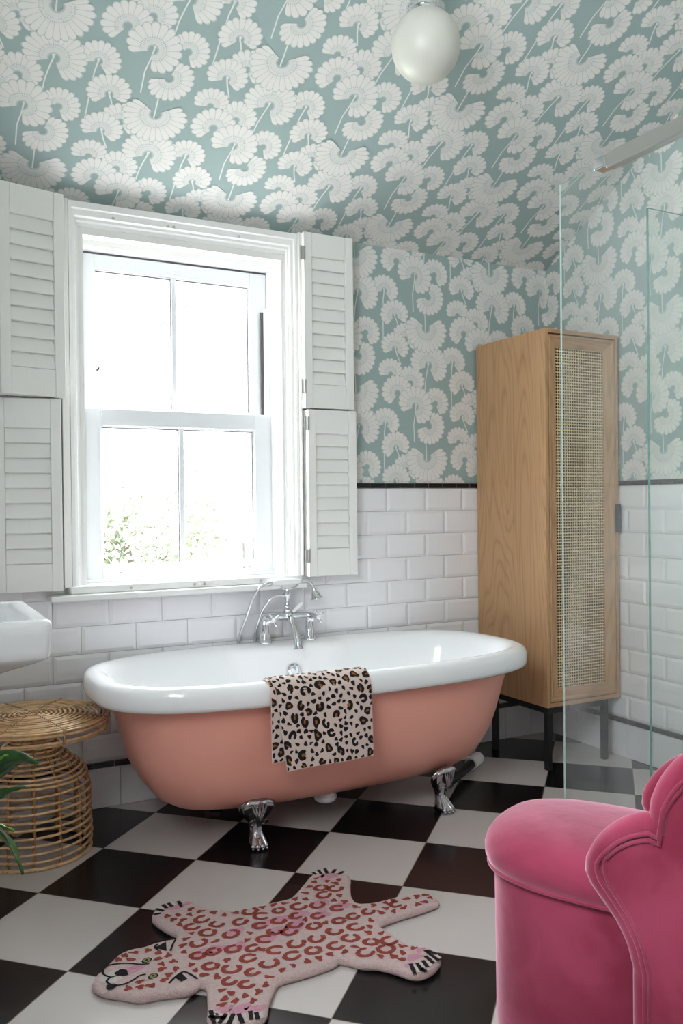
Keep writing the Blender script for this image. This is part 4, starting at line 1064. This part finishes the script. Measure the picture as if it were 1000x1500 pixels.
for s in S:
    zt_ = topz(s); rowo.append([pos(s, .006+(zt_-.006)*k/NZ, .016) for k in range(NZ+1)]); 
    z0_ = .36; rowi.append([pos(s, z0_+(zt_-z0_)*k/NZ, -.020-.006*sin(pi*k/NZ)) for k in range(NZ+1)])
mbo.grid(rowo, 'velvet'); ob = mbo.build('outer_back', ch, smooth=60)
mbi.grid(rowi, 'velvet', flip=True); mbi.build('inner_back', ch, smooth=60)
edge = []
for z in [.012+.018*k for k in range(25)]:
    if z < .45: edge.append((0, z))
ze = [(s, topz(s)) for s in S]
full = edge+ze+[(LT, z) for _, z in reversed(edge)]
mb = MB(); mb.tube([pos(s, z, -.003) for s, z in full], .0225, 'velvet', 14); mb.build('padded_edge', ch, smooth=70)
mb = MB()
for o_, r_, dr in ((.0185, .0042, .010), (.0175, .0036, .022)):
    pts = []
    for s, z in full:
        m = min(s, LT-s); 
        if (s, z) in edge or m < 1e-6: pts.append(pos(dr if s < LT/2 else LT-dr, z, o_))
        else: pts.append(pos(min(max(s, dr), LT-dr), z-dr, o_))
    mb.tube(pts, r_, 'velvet', 7)
mb.build('piping', ob, smooth=60)

# ------------------------------------------------------------------ shower screen
gx = .94
def pane(name, x0, x1, y0, y1, z0, z1, edge_m, label, axis):
    mb = MB()
    F = {'x': ((x0, x1)), 'y': ((y0, y1))}
    c = [(x0,y0,z0),(x1,y0,z0),(x1,y1,z0),(x0,y1,z0),(x0,y0,z1),(x1,y0,z1),(x1,y1,z1),(x0,y1,z1)]
    fs = {'b': (3,2,1,0), 't': (4,5,6,7), 's': (0,1,5,4), 'e': (1,2,6,5), 'n': (2,3,7,6), 'w': (3,0,4,7)}
    big = ('e', 'w') if axis == 'y' else ('s', 'n')
    for k, f in fs.items(): mb.face([c[i] for i in f], 'screen_glass' if k in big else edge_m)
    o = mb.build(name, loc=((x0+x1)/2, (y0+y1)/2, z0)); tag(o, label, 'glass panel')
    return o
pane('shower_screen', gx, gx+.006, -3.0, -1.446, .0, 1.990, 'edge_light', 'large clear glass shower screen in front of the cabinet, under the square chrome rail', 'y')
pane('shower_screen', 1.292, XR-.012, -1.433, -1.425, .0, 1.985, 'edge_green', 'clear glass shower panel with a green edge at the right, standing against the right wall', 'x')
t = thing('screen_rail', (gx, -2.3, 1.99), 'square chrome rail clamped along the top of the large shower screen', 'rail')
mb = MB(); mb.box(gx-.012, gx+.018, -3.0, -1.628, 1.968, 2.008, 'brushed'); mb.build('rail', t, bevel=.003)
mb = MB(); mb.box(gx-.016, gx+.022, -1.628, -1.590, 1.974, 2.004, 'chrome'); mb.build('end_clamp', t, bevel=.003)

# ------------------------------------------------------------------ ceiling lamp
LC = V((.765, -1.061, 2.508)); 
lamp = thing('globe_ceiling_lamp', LC+V((0, 0, .30)), 'opal glass globe lamp with a chrome collar hanging from the flowered ceiling', 'lamp')
mb = MB()
R = .104; prof = [(.0001, -R*1.04)]+[(R*sin(t)*(1.0 if t < pi/2 else 1), -R*1.04*cos(t)) for t in [pi*k/28 for k in range(1, 25)]]+[(.052, R*.93), (.052, R*1.0)]
mb.lathe(prof, LC, 'opal', 40); mb.build('glass_globe', lamp, smooth=60)
mb = MB(); zt_ = ZC0+CS*(-LC.y)-LC.z
mb.lathe([(.050, .085), (.060, .086), (.061, .094), (.056, .098), (.058, .104), (.056, .110), (.058, .116), (.052, .124), (.040, .13), (.038, zt_+.02)], LC, 'chrome', 36)
mb.build('collar', lamp, smooth=40)

# ------------------------------------------------------------------ outside the window
M['render_wall'] = mat('pale_house_render', (236, 234, 230), .9, var=(.8, .05))
M['roof_slate'] = mat('grey_slate', (92, 94, 98), .8, var=(3, .15))
M['bounce_lawn'] = mat('pale_bounce_lawn', (214, 218, 200), .95, var=(2, .2))  # lawn colour kept very pale so it bounces daylight up indoors
M['foliage'] = mat('garden_foliage', (104, 112, 92), .8, var=(4, .3))
M['blossom'] = mat('dull_blossom', (118, 116, 98), .8, var=(4, .15))
M['bark'] = mat('tree_bark', (70, 64, 58), .9)
M['fence'] = mat('weathered_fence', (84, 82, 80), .9, var=(5, .1))
M['win_dark'] = mat('house_window_glass', (150, 158, 168), .1)
mb = MB(); mb.face([(-30, .3, -1.2), (40, .3, -1.2), (40, 60, -1.2), (-30, 60, -1.2)], 'bounce_lawn'); mb.box(-30, 40, .3, 2.6, -1.3, -1.18, 'render_wall')
struct(mb.build('garden_ground'))
hs_ = thing('neighbouring_house', (7.6, 17, -1.2), 'pale neighbouring house with a sloping gable roof, faint beyond the window', 'house')
mb = MB()
def gable(x0, x1, y0, y1, z0, ze, zr, m):
    xm = (x0+x1)/2
    for y in (y0, y1): mb.face([(x0, y, z0), (x1, y, z0), (x1, y, ze), (xm, y, zr), (x0, y, ze)], m)
    for x in (x0, x1): mb.face([(x, y0, z0), (x, y1, z0), (x, y1, ze), (x, y0, ze)], m)
gable(3.2, 9.2, 14, 22, -1.2, 4.0, 6.4, 'render_wall'); mb.build('wall', hs_)
mb = MB()
for s, xa, xb in ((0, 2.9, 6.2), (1, 9.5, 6.2)):
    for dz in (0, .15): mb.face([(xa, 13.7, 3.78+dz), (xb, 13.7, 6.42+dz), (xb, 22.3, 6.42+dz), (xa, 22.3, 3.78+dz)], 'roof_slate')
    mb.face([(xa, 13.7, 3.78), (xb, 13.7, 6.42), (xb, 13.7, 6.57), (xa, 13.7, 3.93)], 'roof_slate')
mb.build('roof', hs_)
for x in (4.3, 7.0):
    for z in (.4, 2.6):
        mb = MB(); mb.box(x, x+1.1, 13.94, 14.02, z-.6, z+.8, 'win_dark'); mb.build('window', hs_)
fn = MB(); fn.box(-8, 16, 8.9, 8.95, -1.2, .55, 'fence')
for i in range(13): fn.box(-8+2*i, -7.9+2*i, 8.85, 8.9, -1.2, .62, 'fence')
tag(fn.build('garden_fence'), 'pale boarded garden fence, faint through the lower window panes', 'fence')
def bush(name, c, r, n, label, cat, seed, sc=(1, 1, 1), m='foliage', m2='blossom'):
    rnd = random.Random(seed); t = thing(name, (c[0], c[1], -1.2), label, cat)
    b = MB(); b.tube([(c[0], c[1], -1.2), (c[0]+.05, c[1], c[2]-r*.4), (c[0]-.1, c[1]+.1, c[2]+r*.2)], [.12, .08, .03], 'bark', 8); b.build('trunk', t, smooth=60)
    b = MB()
    for i in range(n):
        while True:
            p = V((rnd.uniform(-1, 1), rnd.uniform(-1, 1), rnd.uniform(-1, 1)))
            if .25 < p.length < 1: break
        k = .75+.35*sin(p.x*5+seed)*cos(p.z*4+p.y*3)
        q = V((c[0]+p.x*r*k*sc[0], c[1]+p.y*r*k*sc[1], c[2]+p.z*r*k*sc[2]))
        a = V((rnd.uniform(-1, 1), rnd.uniform(-1, 1), rnd.uniform(-1, 1))).normalized(); d = a.orthogonal().normalized(); e = a.cross(d); l = rnd.uniform(.022, .048)
        b.face([q-d*l*.6, q-e*l*.4, q+d*l*1.1, q+e*l*.4], m2 if rnd.random() < .18 else m)
    b.build('crown', t)
bush('garden_tree', (1.25, 4.3, .50), 1.35, 12000, 'leafy garden tree beyond the lower left window panes', 'tree', 3)
bush('garden_shrub', (3.1, 5.2, -.15), .95, 8000, 'low pale shrub beyond the lower right window panes', 'shrub', 8)

# ------------------------------------------------------------------ light
wd = bpy.data.worlds.new('overcast_sky'); scene.world = wd; wd.use_nodes = True
bg = wd.node_tree.nodes['Background']; bg.inputs['Color'].default_value = (.93, .965, 1, 1); bg.inputs['Strength'].default_value = WORLD
def portal(x, y, z, sx, sz, rz):
    l = bpy.data.lights.new('daylight_portal', 'AREA'); l.shape = 'RECTANGLE'; l.size = sx; l.size_y = sz; l.cycles.is_portal = True
    o = bpy.data.objects.new('daylight_portal', l); COL.objects.link(o); o.location = (x, y, z); o.rotation_euler = (pi/2, 0, rz)
portal(.345, .20, 1.47, .80, 1.34, pi)
portal(XL-.2, (LY0+LY1)/2, (LZ0+LZ1)/2, LY1-LY0, LZ1-LZ0, -pi/2)
vs = scene.view_settings; vs.view_transform = 'Standard'; vs.look = 'None'; vs.gamma = 1; vs.exposure = EXPO; vs.use_curve_mapping = False
scene.render.film_transparent = False
cy = scene.cycles
cy.max_bounces = 10; cy.diffuse_bounces = 6; cy.glossy_bounces = 5; cy.transparent_max_bounces = 16; cy.transmission_bounces = 6
cy.sample_clamp_indirect = 8; cy.caustics_reflective = False; cy.caustics_refractive = False
cy.use_denoising = True
for o in scene.objects:
    if '_o' in o: del o['_o']
